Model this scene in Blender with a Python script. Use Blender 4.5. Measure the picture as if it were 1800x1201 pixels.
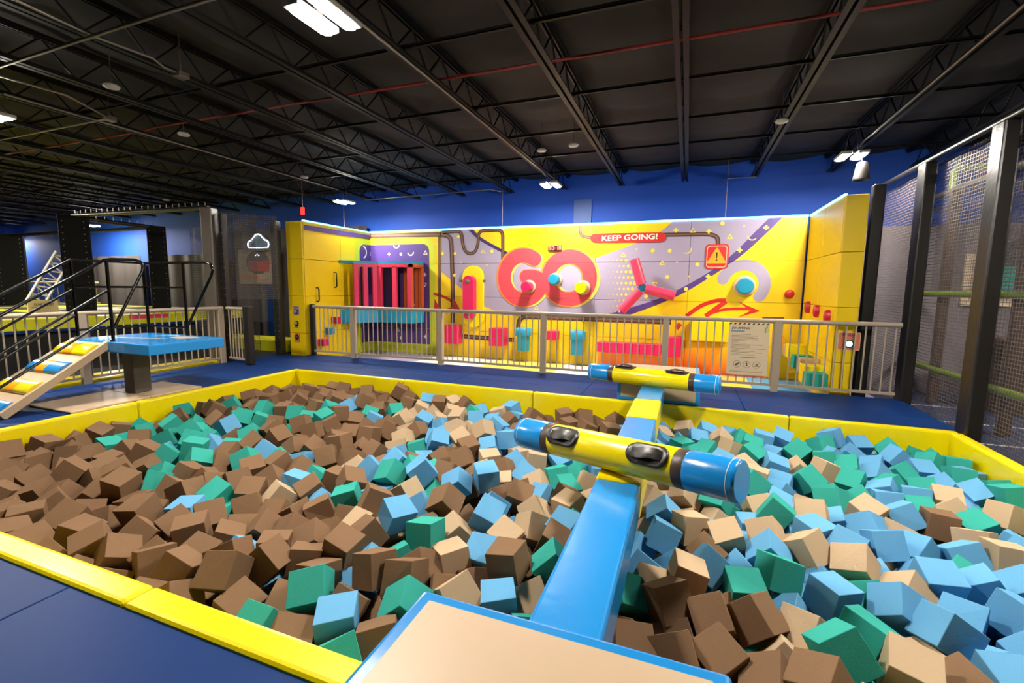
import bpy, bmesh, math, random
import numpy as np
from mathutils import Vector, Matrix, Euler
from mathutils.geometry import tessellate_polygon

for o in list(bpy.data.objects): bpy.data.objects.remove(o)
scene = bpy.context.scene
col = scene.collection
random.seed(7); rng = np.random.default_rng(11)

# ------------------------------------------------------------------ camera
F = 808.5; yaw, pit, roll = -.3617, -.11586, .011525; CH = 1.6
cf = np.array([math.sin(yaw)*math.cos(pit), math.cos(yaw)*math.cos(pit), math.sin(pit)])
cr = np.array([math.cos(yaw), -math.sin(yaw), 0.]); cu = np.cross(cr, cf)
cr, cu = cr*math.cos(roll)+cu*math.sin(roll), -cr*math.sin(roll)+cu*math.cos(roll)
CP = np.array([0, 0, CH])
camd = bpy.data.cameras.new('camera'); cam = bpy.data.objects.new('camera', camd); col.objects.link(cam)
camd.sensor_fit = 'HORIZONTAL'; camd.sensor_width = 36; camd.lens = F/1800*36; camd.clip_start = .05; camd.clip_end = 200
cam.matrix_world = Matrix(((cr[0], cu[0], -cf[0], 0), (cr[1], cu[1], -cf[1], 0), (cr[2], cu[2], -cf[2], CH), (0, 0, 0, 1)))
scene.camera = cam

# ------------------------------------------------------------------ world, view
wd = bpy.data.worlds.new('world'); scene.world = wd; wd.use_nodes = True
wd.node_tree.nodes['Background'].inputs[0].default_value = (.05, .045, .04, 1)
wd.node_tree.nodes['Background'].inputs[1].default_value = .1
vs = scene.view_settings
vs.view_transform = 'Standard'; vs.look = 'None'; vs.gamma = 1; vs.use_curve_mapping = False
vs.exposure = 0.25
LAMP_STRENGTH = 900.0; LAMP_COLOR = (1, .915, .80); LED_STRENGTH = 7.0

# pixel -> point helpers (pixel gives a direction; a known plane gives the distance)
def ray(x, y): return cf+cr*(x-900)/F-cu*(y-600.5)/F
def aZ(x, y, z=0.): d = ray(x, y); return Vector(CP+d*((z-CH)/d[2]))
def aY(x, y, Y): d = ray(x, y); return Vector(CP+d*(Y/d[1]))
def aX(x, y, X): d = ray(x, y); return Vector(CP+d*(X/d[0]))

# ------------------------------------------------------------------ materials
def lin(c):
    return tuple(((v/255)/12.92 if v/255 <= .04045 else ((v/255+.055)/1.055)**2.4) for v in c)
MATS = {}
def mat(name, rgb, rough=.5, metal=0., bump=0., scale=20., var=0., coat=0., detail=3., spec=.5, stretch=None):
    m = bpy.data.materials.new(name); m.use_nodes = True; MATS[name] = m
    nt = m.node_tree; b = nt.nodes['Principled BSDF']
    c = tuple(v*.74 for v in lin(rgb))          # painted and vinyl surfaces reflect about three quarters at most
    b.inputs['Base Color'].default_value = (*c, 1); b.inputs['Roughness'].default_value = rough
    b.inputs['Metallic'].default_value = metal; b.inputs['Coat Weight'].default_value = coat; b.inputs['Coat Roughness'].default_value = .12
    b.inputs['Specular IOR Level'].default_value = spec
    if bump or var:
        tc = nt.nodes.new('ShaderNodeTexCoord'); mp = nt.nodes.new('ShaderNodeMapping')
        nt.links.new(tc.outputs['Object'], mp.inputs[0])
        if stretch: mp.inputs['Scale'].default_value = stretch
        n = nt.nodes.new('ShaderNodeTexNoise'); n.inputs['Scale'].default_value = scale; n.inputs['Detail'].default_value = detail
        nt.links.new(mp.outputs[0], n.inputs['Vector'])
        if bump:
            bp = nt.nodes.new('ShaderNodeBump'); bp.inputs['Strength'].default_value = bump; bp.inputs['Distance'].default_value = .01
            nt.links.new(n.outputs['Fac'], bp.inputs['Height']); nt.links.new(bp.outputs[0], b.inputs['Normal'])
        if var:
            mx = nt.nodes.new('ShaderNodeMix'); mx.data_type = 'RGBA'
            mx.inputs[6].default_value = (*[v*(1-var) for v in c], 1); mx.inputs[7].default_value = (*[min(1, v*(1+var)) for v in c], 1)
            nt.links.new(n.outputs['Fac'], mx.inputs[0]); nt.links.new(mx.outputs[2], b.inputs['Base Color'])
    return m
def emit(name, rgb, s, raw=False):
    m = bpy.data.materials.new(name); m.use_nodes = True; MATS[name] = m
    nt = m.node_tree; nt.nodes.clear()
    e = nt.nodes.new('ShaderNodeEmission'); o = nt.nodes.new('ShaderNodeOutputMaterial')
    e.inputs[0].default_value = (*(rgb if raw else lin(rgb)), 1); e.inputs[1].default_value = s
    nt.links.new(e.outputs[0], o.inputs[0]); return m
def netmat(name, rgb, cell, wire, base_alpha=0.):
    """knotted netting: square grid of cord, cells too small to model one by one"""
    m = bpy.data.materials.new(name); m.use_nodes = True; MATS[name] = m
    nt = m.node_tree; b = nt.nodes['Principled BSDF']; b.inputs['Base Color'].default_value = (*lin(rgb), 1); b.inputs['Roughness'].default_value = .6
    tc = nt.nodes.new('ShaderNodeTexCoord'); sp = nt.nodes.new('ShaderNodeSeparateXYZ'); nt.links.new(tc.outputs['Object'], sp.inputs[0])
    def M(op, a, b_=None):
        n = nt.nodes.new('ShaderNodeMath'); n.operation = op
        for i, v in enumerate((a, b_)):
            if v is None: continue
            if isinstance(v, (int, float)): n.inputs[i].default_value = v
            else: nt.links.new(v, n.inputs[i])
        return n.outputs[0]
    h = M('ADD', sp.outputs[0], sp.outputs[1])
    g1 = M('LESS_THAN', M('FRACT', M('DIVIDE', h, cell)), wire); g2 = M('LESS_THAN', M('FRACT', M('DIVIDE', sp.outputs[2], cell)), wire)
    a = M('MAXIMUM', M('MAXIMUM', g1, g2), base_alpha)
    nt.links.new(a, b.inputs['Alpha']); return m

mat('foam_brown', (136, 107, 82), .95, bump=.12, scale=160, var=.07, spec=.04)
mat('foam_tan', (200, 174, 142), .95, bump=.12, scale=160, var=.05, spec=.04)
mat('foam_blue', (108, 174, 220), .95, bump=.12, scale=160, var=.05, spec=.04)
mat('foam_teal', (62, 172, 158), .95, bump=.12, scale=160, var=.05, spec=.04)
mat('deck_blue', (15, 54, 116), .5, bump=.12, scale=9, var=.06, spec=.08)
mat('yellow_vinyl', (255, 232, 2), .28, bump=.10, scale=7, coat=.2)
mat('wall_yellow', (250, 212, 6), .38, bump=.22, scale=6, stretch=(1, 1, .35))
mat('blue_vinyl', (28, 148, 230), .24, bump=.25, scale=9, coat=.3)
mat('tan_vinyl', (208, 180, 148), .45, bump=.18, scale=5)
mat('black_vinyl', (30, 27, 25), .38, bump=.35, scale=16)
mat('column_black', (12, 11, 11), .7, bump=.2, scale=10, spec=.15)
mat('grey_vinyl', (92, 84, 76), .4, bump=.3, scale=10)
mat('brown_band', (70, 52, 40), .45, bump=.2, scale=20)
mat('ochre_vinyl', (246, 172, 22), .35, bump=.1, scale=10)
mat('fence_beige', (176, 160, 140), .42)
mat('steel_black', (26, 25, 26), .22, metal=.6)
mat('joist', (17, 14, 12), .55, bump=.05, spec=.2)
mat('ceiling_fabric', (34, 28, 25), .85, bump=.35, scale=2.2, var=.25)
mat('conduit', (150, 140, 128), .35, metal=.7)
mat('red_pipe', (150, 28, 24), .45)
mat('white_plastic', (214, 208, 198), .5)
mat('wall_blue', (24, 84, 196), .7, bump=.05, scale=30)
mat('wall_blue_pale', (92, 116, 176), .7)
mat('dark_wall', (40, 38, 40), .8)
mat('under_dark', (18, 17, 18), .9)
mat('mural_lavender', (168, 158, 186), .42, bump=.12, scale=6)
mat('mural_purple', (84, 58, 132), .42, bump=.1, scale=6)
mat('mural_deep_purple', (56, 36, 100), .42)
mat('mural_brown', (74, 46, 36), .45)
mat('mural_brown_light', (128, 92, 72), .45)
mat('mural_red', (224, 70, 84), .42)
mat('mural_orange', (246, 140, 60), .42)
mat('mural_pale_yellow', (250, 226, 96), .42)
mat('mural_lime', (206, 214, 40), .42)
mat('print_red', (206, 34, 28), .42)
mat('print_orange', (238, 98, 44), .42)
mat('print_white', (246, 240, 228), .5)
mat('print_cream', (232, 208, 172), .5)
mat('print_black', (24, 20, 18), .5)
mat('print_text', (120, 104, 88), .6)
mat('print_dust_blue', (120, 150, 170), .5)
mat('pink_foam', (226, 16, 92), .4, bump=.08)
mat('pink_light', (236, 62, 104), .38, bump=.08)
mat('cyan_foam', (14, 150, 190), .4, bump=.08)
mat('hold_red', (206, 22, 40), .4)
mat('frame_shaded', (196, 84, 30), .45)  # orange-brown with the shade on the inner cage frames put into it
mat('lime_pad', (216, 214, 10), .4)
mat('green_pipe', (120, 150, 20), .35)
mat('curtain', (70, 64, 62), .7, bump=.3, scale=3, var=.15)
mat('screen_grey', (128, 120, 126), .8, bump=.2, scale=3, var=.15)
mat('hall_floor', (48, 62, 96), .3)
mat('line_white', (200, 195, 190), .5)
mat('grey_metal', (120, 112, 104), .4, metal=.5)
mat('clock_black', (60, 8, 6), .4)
mat('dome_grey', (150, 146, 140), .25)
mat('board_tan', (184, 158, 136), .5)
mat('plate_lilac', (170, 140, 170), .5)
mat('plate_salmon', (220, 120, 90), .5)
emit('lamp_glow', LAMP_COLOR, LAMP_STRENGTH, raw=True)
emit('far_lamp_glow', LAMP_COLOR, 240, raw=True)
emit('led_strip_glow', (.12, .55, 1), LED_STRENGTH, raw=True)
emit('clock_digit', (255, 120, 100), 4)
emit('exit_red', (255, 30, 20), 6)
emit('neon_white', (225, 235, 255), 4)
emit('button_cyan', (150, 255, 235), 3)
emit('reflected_tube', (200, 215, 255), 3)
netmat('net_side', (84, 78, 78), .045, .17, .10)
netmat('net_left', (60, 54, 50), .045, .16, .25)

def orange_gradient():
    m = mat('mural_sunset', (250, 170, 20), .42); nt = m.node_tree; b = nt.nodes['Principled BSDF']
    tc = nt.nodes.new('ShaderNodeTexCoord'); sp = nt.nodes.new('ShaderNodeSeparateXYZ'); r = nt.nodes.new('ShaderNodeValToRGB'); mr = nt.nodes.new('ShaderNodeMapRange')
    nt.links.new(tc.outputs['Generated'], sp.inputs[0]); nt.links.new(sp.outputs[2], r.inputs[0])
    r.color_ramp.elements[0].color = (*lin((232, 96, 20)), 1); r.color_ramp.elements[1].color = (*lin((252, 196, 16)), 1)
    nt.links.new(r.outputs[0], b.inputs['Base Color'])
orange_gradient()

# ------------------------------------------------------------------ mesh builder
class MB:
    def __init__(s): s.v = []; s.f = []; s.m = []; s.s = []
    def add(s, vs, fs, mi=0, smooth=False):
        n = len(s.v); s.v += [tuple(v) for v in vs]
        for f in fs: s.f.append([i+n for i in f]); s.m.append(mi); s.s.append(smooth)
        return s
    def box(s, lo, hi, mi=0):
        x0, y0, z0 = lo; x1, y1, z1 = hi
        return s.add([(x0,y0,z0),(x1,y0,z0),(x1,y1,z0),(x0,y1,z0),(x0,y0,z1),(x1,y0,z1),(x1,y1,z1),(x0,y1,z1)],
                     [(0,3,2,1),(4,5,6,7),(0,1,5,4),(1,2,6,5),(2,3,7,6),(3,0,4,7)], mi)
    def rbox(s, lo, hi, b=.02, mi=0, seg=2, M=None):
        bm = bmesh.new(); bmesh.ops.create_cube(bm, size=1)
        for v in bm.verts: v.co = Vector([lo[i]+(v.co[i]+.5)*(hi[i]-lo[i]) for i in range(3)])
        bmesh.ops.bevel(bm, geom=bm.edges[:], offset=b, segments=seg, profile=.5, affect='EDGES')
        if M is not None: bmesh.ops.transform(bm, matrix=M, verts=bm.verts)
        bm.verts.index_update()
        s.add([v.co for v in bm.verts], [[v.index for v in f.verts] for f in bm.faces], mi, False); bm.free(); return s
    def tube(s, p, q, r, n=10, r2=None, caps=True, mi=0):
        p = Vector(p); q = Vector(q); d = (q-p).normalized(); a = d.orthogonal().normalized(); b = d.cross(a); r2 = r if r2 is None else r2
        A = [p+(a*math.cos(t)+b*math.sin(t))*r for t in [2*math.pi*i/n for i in range(n)]]
        B = [q+(a*math.cos(t)+b*math.sin(t))*r2 for t in [2*math.pi*i/n for i in range(n)]]
        s.add(A+B, [(i, (i+1) % n, n+(i+1) % n, n+i) for i in range(n)], mi, True)
        if caps: s.add(A, [list(range(n))[::-1]], mi); s.add(B, [list(range(n))], mi)
        return s
    def path(s, pts, r, n=8, mi=0):
        pts = [Vector(p) for p in pts]; rings = []; ref = None
        for i, p in enumerate(pts):
            d = (pts[min(i+1, len(pts)-1)]-pts[max(i-1, 0)]).normalized()
            a = (ref-d*ref.dot(d)).normalized() if ref is not None and (ref-d*ref.dot(d)).length > 1e-4 else d.orthogonal().normalized(); ref = a; b = d.cross(a)
            rings.append([p+(a*math.cos(2*math.pi*k/n)+b*math.sin(2*math.pi*k/n))*r for k in range(n)])
        V = [v for R_ in rings for v in R_]; Fs = []
        for i in range(len(rings)-1):
            for k in range(n): Fs.append((i*n+k, i*n+(k+1) % n, (i+1)*n+(k+1) % n, (i+1)*n+k))
        s.add(V, Fs, mi, True); s.add(rings[0], [list(range(n))[::-1]], mi); s.add(rings[-1], [list(range(n))], mi); return s
    def lathe(s, prof, M, n=24, mi=0, smooth=True):
        """prof: (radius, height) pairs along local z, M places it"""
        V = []; Fs = []
        for r, h in prof:
            for k in range(n): t = 2*math.pi*k/n; V.append(M@Vector((r*math.cos(t), r*math.sin(t), h)))
        for i in range(len(prof)-1):
            for k in range(n): Fs.append((i*n+k, i*n+(k+1) % n, (i+1)*n+(k+1) % n, (i+1)*n+k))
        s.add(V, Fs, mi, smooth)
        s.add(V[:n], [list(range(n))[::-1]], mi); s.add(V[-n:], [list(range(n))], mi); return s
    def prism(s, poly, fn, d0, d1, mi=0):
        """2-D outline poly extruded from depth d0 to d1; fn(u, v, d) -> point"""
        tri = tessellate_polygon([[Vector((p[0], p[1], 0)) for p in poly]]); n = len(poly)
        V = [fn(u, v, d0) for u, v in poly]+[fn(u, v, d1) for u, v in poly]
        s.add(V, [t for t in tri]+[tuple(i+n for i in t) for t in tri]+[(i, (i+1) % n, n+(i+1) % n, n+i) for i in range(n)], mi); return s
    def flat(s, poly, fn, mi=0):
        tri = tessellate_polygon([[Vector((p[0], p[1], 0)) for p in poly]])
        s.add([fn(u, v) for u, v in poly], [tuple(t) for t in tri], mi); return s

WO = {}
def tag(o, label=None, cat=None, group=None, kind=None):
    if label: o['label'] = label
    if cat: o['category'] = cat
    if group: o['group'] = group
    if kind: o['kind'] = kind
    return o
def empty(name, loc, label=None, cat=None, group=None, kind=None):
    o = bpy.data.objects.new(name, None); col.objects.link(o); o.location = loc; o.empty_display_size = .1
    WO[o.name] = Vector(loc); return tag(o, label, cat, group, kind)
def obj(name, mb, mats, parent=None, origin=None, label=None, cat=None, group=None, kind=None, fix=False):
    if isinstance(mats, str): mats = [mats]
    V = np.array(mb.v, float)
    if origin is None:
        lo, hi = V.min(0), V.max(0); origin = (lo+hi)/2
        if parent is None: origin[2] = lo[2]
    origin = np.array(origin, float)
    me = bpy.data.meshes.new(name); me.from_pydata((V-origin).tolist(), [], mb.f)
    for m in mats: me.materials.append(MATS[m])
    me.polygons.foreach_set('material_index', mb.m); me.polygons.foreach_set('use_smooth', mb.s)
    if fix:
        bm = bmesh.new(); bm.from_mesh(me); bmesh.ops.recalc_face_normals(bm, faces=bm.faces); bm.to_mesh(me); bm.free()
    me.update()
    o = bpy.data.objects.new(name, me); col.objects.link(o)
    WO[o.name] = Vector(origin)
    if parent is not None: o.parent = parent; o.location = Vector(origin)-WO[parent.name]
    else: o.location = origin
    return tag(o, label, cat, group, kind)
def dup(o, at, parent=None):
    c = o.copy(); col.objects.link(c); WO[c.name] = Vector(at)
    c.parent = parent; c.location = Vector(at)-(WO[parent.name] if parent else Vector((0, 0, 0))); return c
def copy_tree(root, delta, label=None):
    """a copy of a thing and of its parts, moved by delta"""
    delta = Vector(delta); r = dup(root, WO[root.name]+delta)
    if label: r['label'] = label
    for ch in list(root.children):
        c = dup(ch, WO[ch.name]+delta, r)
        for g in list(ch.children): dup(g, WO[g.name]+delta, c)
    return r
def struct(name, mb, mats, parent=None, **k):
    return obj(name, mb, mats, parent, kind=None if parent else 'structure', **k)
def text_poly(body, bold=.012):
    cu_ = bpy.data.curves.new('txt', 'FONT'); cu_.body = body; cu_.size = 1; cu_.offset = bold; cu_.resolution_u = 3; cu_.fill_mode = 'FRONT'
    t = bpy.data.objects.new('txt', cu_); col.objects.link(t)
    me = bpy.data.meshes.new_from_object(t.evaluated_get(bpy.context.evaluated_depsgraph_get()))
    V = [v.co.copy() for v in me.vertices]; Fs = [list(p.vertices) for p in me.polygons]
    bpy.data.objects.remove(t); bpy.data.curves.remove(cu_); bpy.data.meshes.remove(me)
    xs = [v.x for v in V]; ys = [v.y for v in V]; x0, x1, y0, y1 = min(xs), max(xs), min(ys), max(ys)
    return [((v.x-x0)/(x1-x0), (v.y-y0)/(y1-y0)) for v in V], Fs
def add_text(mb, body, fn, mi=0, bold=.012):
    """fn(u, v) with u, v in 0..1 over the text's own box -> point"""
    uv, Fs = text_poly(body, bold); mb.add([fn(u, v) for u, v in uv], Fs, mi)

# ================================================================== the hall
XL, XR, YN, YB, ZC = -29., 9., -7., 11.4, 4.43
PX0, PX1, PY0, PY1 = -6.87, 2.9, 1.456, 6.6        # foam pit opening
WY, WX0, WX1, WZ, FZ = 10.6, -8.18, 2.12, 3.05, -.18  # obstacle wall

mb = MB(); mb.box((XL, YN, -1.0), (XR, YB, -.92)); struct('floor', mb, 'hall_floor')
mb = MB()
mb.box((XL, YN, -.4), (-8.95, YB, FZ)); struct('floor.001', mb, 'under_dark')
mb = MB(); mb.box((3.08, YN, -.4), (XR, YB, -.3)); fr = struct('floor.002', mb, 'hall_floor')
for k in range(7):
    mb = MB(); y = 3.0+k*1.1; mb.box((3.3, y, -.3), (8.9, y+.04, -.297)); struct('floor_line', mb, 'line_white', fr)
# raised blue deck round the pit, laid as padded panels
deck = empty('floor_deck', (-2, 0, 0), kind='structure')
def panels(x0, x1, y0, y1, nx, ny):
    for i in range(nx):
        for j in range(ny):
            a, b = x0+(x1-x0)*i/nx, x0+(x1-x0)*(i+1)/nx; c, d = y0+(y1-y0)*j/ny, y0+(y1-y0)*(j+1)/ny
            mb = MB(); mb.rbox((a+.002, c+.002, -.12), (b-.002, d-.002, 0), .008); obj('deck_panel', mb, 'deck_blue', deck)
panels(-8.2, 3.06, PY1+.10, 7.25, 5, 1); panels(-8.2, 3.06, 7.25, 8.40, 5, 1)
panels(-8.92, PX0-.1, 1.30, PY1+.1, 1, 3); panels(-8.92, -8.2, PY1+.1, 8.1, 1, 1)
panels(-8.92, -1.0, -3.5, 1.30, 4, 2); panels(.3, 3.06, -3.5, 1.30, 2, 2); panels(-1.0, .3, -3.5, 1.295, 1, 2)
mb = MB()
for lo, hi in (((-8.92, PY1+.12, -.92), (3.06, 8.38, -.13)), ((-8.92, -3.5, -.92), (PX0-.12, PY1+.1, -.13)), ((PX0-.1, -3.5, -.92), (3.06, 1.28, -.13))): mb.box(lo, hi)
obj('deck_base', mb, 'under_dark', deck)
# pit floor and side
mb = MB(); mb.box((PX0-.1, 1.3, -.92), (3.0, PY1+.1, -.9)); struct('pit_floor', mb, 'under_dark')

mb = MB(); mb.box((XL-.2, YB, -1), (XR+.2, YB+.2, 5)); wb = struct('wall_back', mb, 'wall_blue')
p = aY(1010, 352, YB); q = aY(1041, 352, YB)
mb = MB(); mb.box((p.x, YB-.05, 1.0), (q.x, YB, p.z)); struct('wall_pilaster', mb, 'wall_blue_pale', wb)
mb = MB(); mb.box((XL-.2, YN, -1), (XL, YB, 5)); struct('wall_left', mb, 'wall_blue')
mb = MB(); mb.box((XR, YN, -1), (XR+.2, YB, 5)); struct('wall_right', mb, 'dark_wall')
mb = MB(); mb.box((XL-.2, YN-.2, -1), (XR+.2, YN, 5)); struct('wall_front', mb, 'dark_wall')

# ceiling: black insulation fabric sagging between the joists
JX0, JS = -.18, 1.345
mb = MB(); nx, ny = 230, 90; V = []; Fs = []
for j in range(ny+1):
    for i in range(nx+1):
        x = XL+(XR-XL)*i/nx; y = YN+(YB-YN)*j/ny
        u = ((x-JX0)/JS) % 1; w = (y/1.55) % 1
        z = ZC-.10*math.sin(math.pi*u)*(.55+.45*math.sin(math.pi*w))-.03*math.sin(math.pi*w)-.012*math.sin(9*y+3*math.sin(2.3*x))*math.sin(math.pi*u)
        V.append((x, y, z))
for j in range(ny):
    for i in range(nx):
        a = j*(nx+1)+i; Fs.append((a, a+nx+1, a+nx+2, a+1))
mb.add(V, Fs, 0, True); mb.box((XL, YN, ZC+.15), (XR, YB, ZC+.2)); struct('ceiling', mb, 'ceiling_fabric', origin=(0, 0, ZC))

# steel roof joists
def make_joist(x):
    t = empty('roof_joist', (x, 0, 3.95), 'black open-web steel roof joist running under the fabric ceiling', 'joist', 'steel roof joists')
    mb = MB(); mb.box((x-.07, YN, 3.95), (x-.015, 11.05, 3.965)); mb.box((x+.015, YN, 3.95), (x+.07, 11.05, 3.965))
    mb.box((x-.03, YN, 3.965), (x-.015, 11.05, 4.01)); mb.box((x+.015, YN, 3.965), (x+.03, 11.05, 4.01)); obj('bottom_chord', mb, 'joist', t)
    mb = MB(); mb.box((x-.06, YN, 4.335), (x-.015, YB-.02, 4.35)); mb.box((x+.015, YN, 4.335), (x+.06, YB-.02, 4.35))
    mb.box((x-.03, YN, 4.29), (x-.015, YB-.02, 4.335)); mb.box((x+.015, YN, 4.29), (x+.03, YB-.02, 4.335)); obj('top_chord', mb, 'joist', t)
    pts = []; y = 11.0; k = 0
    while y > YN: pts.append((x, y, 3.985 if k % 2 == 0 else 4.315)); y -= .31; k += 1
    mb = MB()
    for a, b in zip(pts, pts[1:]): mb.tube(a, b, .012, 6)
    obj('web', mb, 'joist', t)
    return t
J0 = make_joist(JX0)
for k in range(-20, 7):
    if k: copy_tree(J0, (k*JS, 0, 0))
# horizontal bridging rods between the joists
for k, y in enumerate((-4.2, -1.2, 1.75, 4.3, 5.98, 7.3, 8.5, 9.75)):
    mb = MB(); z = 4.018
    mb.box((XL+.1, y-.018, z), (XR-.1, y+.018, z+.01)); mb.box((XL+.1, y-.018, z), (XR-.1, y-.010, z+.035))
    obj('bridging_angle', mb, 'joist', label='black steel bridging angle crossing over the joist bottom chords', cat='steel angle', group='bridging angles across the joists')
# red sprinkler pipe
mb = MB(); r5 = 5.25
mb.path([(-28, r5, 4.1), (-8.6, r5, 4.1), (-8.3, r5+.02, 4.14), (-7.75, r5+.02, 4.14), (-7.45, r5-.06, 4.1), (8.8, r5, 4.1)], .017, 8)
obj('red_conduit', mb, 'red_pipe', label='thin red conduit crossing the dark ceiling below the joists', cat='pipe')
# pale conduits
def conduit(pts, r, label, m='conduit'):
    mb = MB(); mb.path(pts, r, 7); return obj('conduit', mb, m, label=label, cat='conduit')
XA, XB_, XC = -8.1, -2.76, 2.34
conduit([(XB_-.09, 3.2, 3.935), (XB_-.09, 9.2, 3.935), (XB_-.09, 9.35, 3.89)], .014, 'straight metal conduit feeding the twin lamps over the GO letters')
conduit([(XC+.1, -2, 3.935), (XC+.1, 8.9, 3.935), (XC+.1, 9.05, 3.89)], .014, 'straight metal conduit feeding the lamp above the FINISH panel')
conduit([(XA, 3.4, 3.935), (XA, 9.3, 3.935)], .014, 'straight metal conduit feeding the lamp over the pink barred cage')
conduit([aZ(-40, 132, 3.90), aZ(0, 117, 3.90), aZ(278, 26, 3.90), aZ(365, 0, 3.90), aZ(480, -36, 3.90)], .016, 'pale yellow conduit crossing the ceiling above the ramp')
conduit([aZ(-30, -20, 3.93), aZ(28, 0, 3.93), aZ(160, 62, 3.93), aZ(268, 102, 3.93), aZ(288, 118, 3.93), aZ(312, 128, 3.93)], .012, 'bent white conduit ending at a small junction box')
conduit([aZ(-30, 125, 3.93), aZ(0, 134, 3.93), aZ(118, 168, 3.93), aZ(190, 207, 3.925), aZ(180, 211, 3.90), aZ(0, 246, 3.90), aZ(-30, 253, 3.90)], .012, 'white conduit doubling back at a junction box')
conduit([aZ(640, 352, 3.93), aZ(862, 333, 3.93), aZ(880, 337, 3.90)], .012, 'short white conduit under the joists near the blue back wall')
conduit([aZ(1270, 325, 3.9), aZ(1280, 314, 3.93), aZ(1330, 311, 3.93)], .012, 'short bent white conduit over the warning sign')
for px, py, lb in ((318, 131, 'small grey junction box at the end of a bent white conduit'), (193, 208, 'small grey junction box where a white conduit doubles back')):
    p = aZ(px, py, 3.93); mb = MB(); mb.rbox((p.x-.06, p.y-.06, 3.89), (p.x+.06, p.y+.06, 3.955), .01); mb.tube((p.x, p.y, 3.95), (p.x, p.y, 4.36), .006, 6)
    obj('junction_box', mb, 'grey_metal', label=lb, cat='junction box')
# smoke detectors
for px, py in ((323, 237), (196, 153), (1374, 214), (1008, 256), (952, 265), (292, 352), (535, 312)):
    p = aZ(px, py, 3.93); t = empty('smoke_detector', (p.x, p.y, 3.91), 'round white smoke detector hanging under the dark ceiling', 'smoke detector', 'smoke detectors on the ceiling')
    mb = MB(); mb.lathe([(.03, 0), (.075, .01), (.085, .03), (.07, .045)], Matrix.Translation((p.x, p.y, 3.91))); obj('housing', mb, 'white_plastic', t)
    mb = MB(); mb.tube((p.x, p.y, 3.95), (p.x, p.y, 4.37), .006, 6); obj('stem', mb, 'grey_metal', t)

# ------------------------------------------------------------------ high bay lamps (the lamps that light the hall)
def lamp(x, y, z, label, group=None, L=.40, m='lamp_glow', spot=False):
    t = empty('high_bay_lamp', (x, y, z), label, 'lamp', group)
    for s in (-1, 1):
        cx = x+s*.115
        mb = MB(); mb.rbox((cx-.075, y-L/2-.02, z+.012), (cx+.075, y+L/2+.02, z+.06), .01); h = obj('housing', mb, 'white_plastic', t)
        mb = MB(); n = 8; out = []
        for k in range(n+1): a = math.pi*k/n; out.append((cx+.055*math.cos(a), y+L/2-.055+.055*math.sin(a)))
        for k in range(n+1): a = math.pi+math.pi*k/n; out.append((cx+.055*math.cos(a), y-L/2+.055+.055*math.sin(a)))
        mb.prism(out, lambda u, v, d: (u, v, d), z, z+.014); obj('light_strip', mb, m, h, fix=True)
    mb = MB(); mb.box((x-.13, y-.03, z+.06), (x+.13, y+.03, z+.075)); obj('bracket', mb, 'grey_metal', t)
    for s in (-1, 1):
        mb = MB(); mb.tube((x+s*.09, y, z+.07), (x+s*.03, y, 4.3 if not spot else 3.97), .005, 5); obj('hanger_wire', mb, 'grey_metal', t)
    return t
lamp(XB_, 3.07, 3.66, 'bright twin-strip lamp hanging over the foam pit')
lamp(XB_, 9.45, 3.70, 'bright twin lamp hanging over the GO lettering')
l3 = lamp(XC, 9.1, 3.74, 'bright twin lamp with a black cone hood over the FINISH end')
lamp(XA-.1, 9.62, 3.68, 'bright lamp hanging over the barred pink cage')
lamp(-8.33, 3.3, 3.66, 'bright lamp hanging over the ramp and rails')
lamp(1.95, 3.95, 3.66, 'assumed unseen twin-strip lamp over the netting end of the pit')  # assumed lamp out of view, moved inward to brighten the foam
p = aZ(157, 397, 3.6); lamp(p.x, p.y, 3.6, 'distant lamp above the black netting columns', L=.5)
p = aZ(12, 420, 3.42); lamp(p.x, p.y, 3.42, 'distant lamp in front of the far blue wall', L=.5, m='far_lamp_glow')
lamp(-16, 5.1, 3.6, 'assumed unseen lamp above the lime trampoline court', L=.5); lamp(6.3, 6.5, 3.6, 'added unseen lamp over the hall beyond the black netting', L=.5)  # both lamps assumed, out of view; the second added to brighten the netted side
# hooded projector by the right lamp
mb = MB(); mb.lathe([(.06, .28), (.075, .26), (.115, .02), (.12, 0), (.10, 0), (.06, .2)], Matrix.Translation((XC+.14, 9.02, 3.36))); c = obj('cone_hood', mb, 'black_vinyl', l3, fix=True)
mb = MB(); mb.tube((XC+.14, 9.02, 3.62), (XC+.1, 9.06, 3.82), .012, 6); obj('hood_arm', mb, 'black_vinyl', l3)

# ================================================================== yellow pads round the pit
def pad(lo, hi, label, group='yellow pads lining the pit'):
    mb = MB(); mb.rbox(lo, hi, .03, seg=3); return obj('pit_pad', mb, 'yellow_vinyl', label=label, cat='pad', group=group)
xs = [PX0-.1, -4.5, -2.15, -.33, 1.3, 3.0]
for a, b in zip(xs, xs[1:]): pad((a+.003, PY1, -.88), (b-.003, PY1+.10, .012), 'yellow vinyl pad lining the fence side of the foam pit')
ys = [1.46, 3.9, PY1]
for a, b in zip(ys, ys[1:]): pad((PX0-.10, a+.003, -.88), (PX0, b-.003, .012), 'yellow vinyl pad lining the ramp side of the foam pit', 'yellow pads beside the ramp')
for a, b in zip(ys, ys[1:]): pad((PX1, a+.003, -.88), (PX1+.12, b-.003, .012), 'yellow vinyl pad lining the netting side of the foam pit', 'yellow pads beside the netting')
sx = aZ(245, 1043, .02).x
xs = [PX0-.1, sx-2.2, sx, -.93]
for a, b in zip(xs, xs[1:]): pad((a+.003, 1.297, -.88), (b-.003, 1.46, .02), 'glossy yellow vinyl pad along the pit edge beside the tan platform', 'yellow pads at the platform edge')
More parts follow.
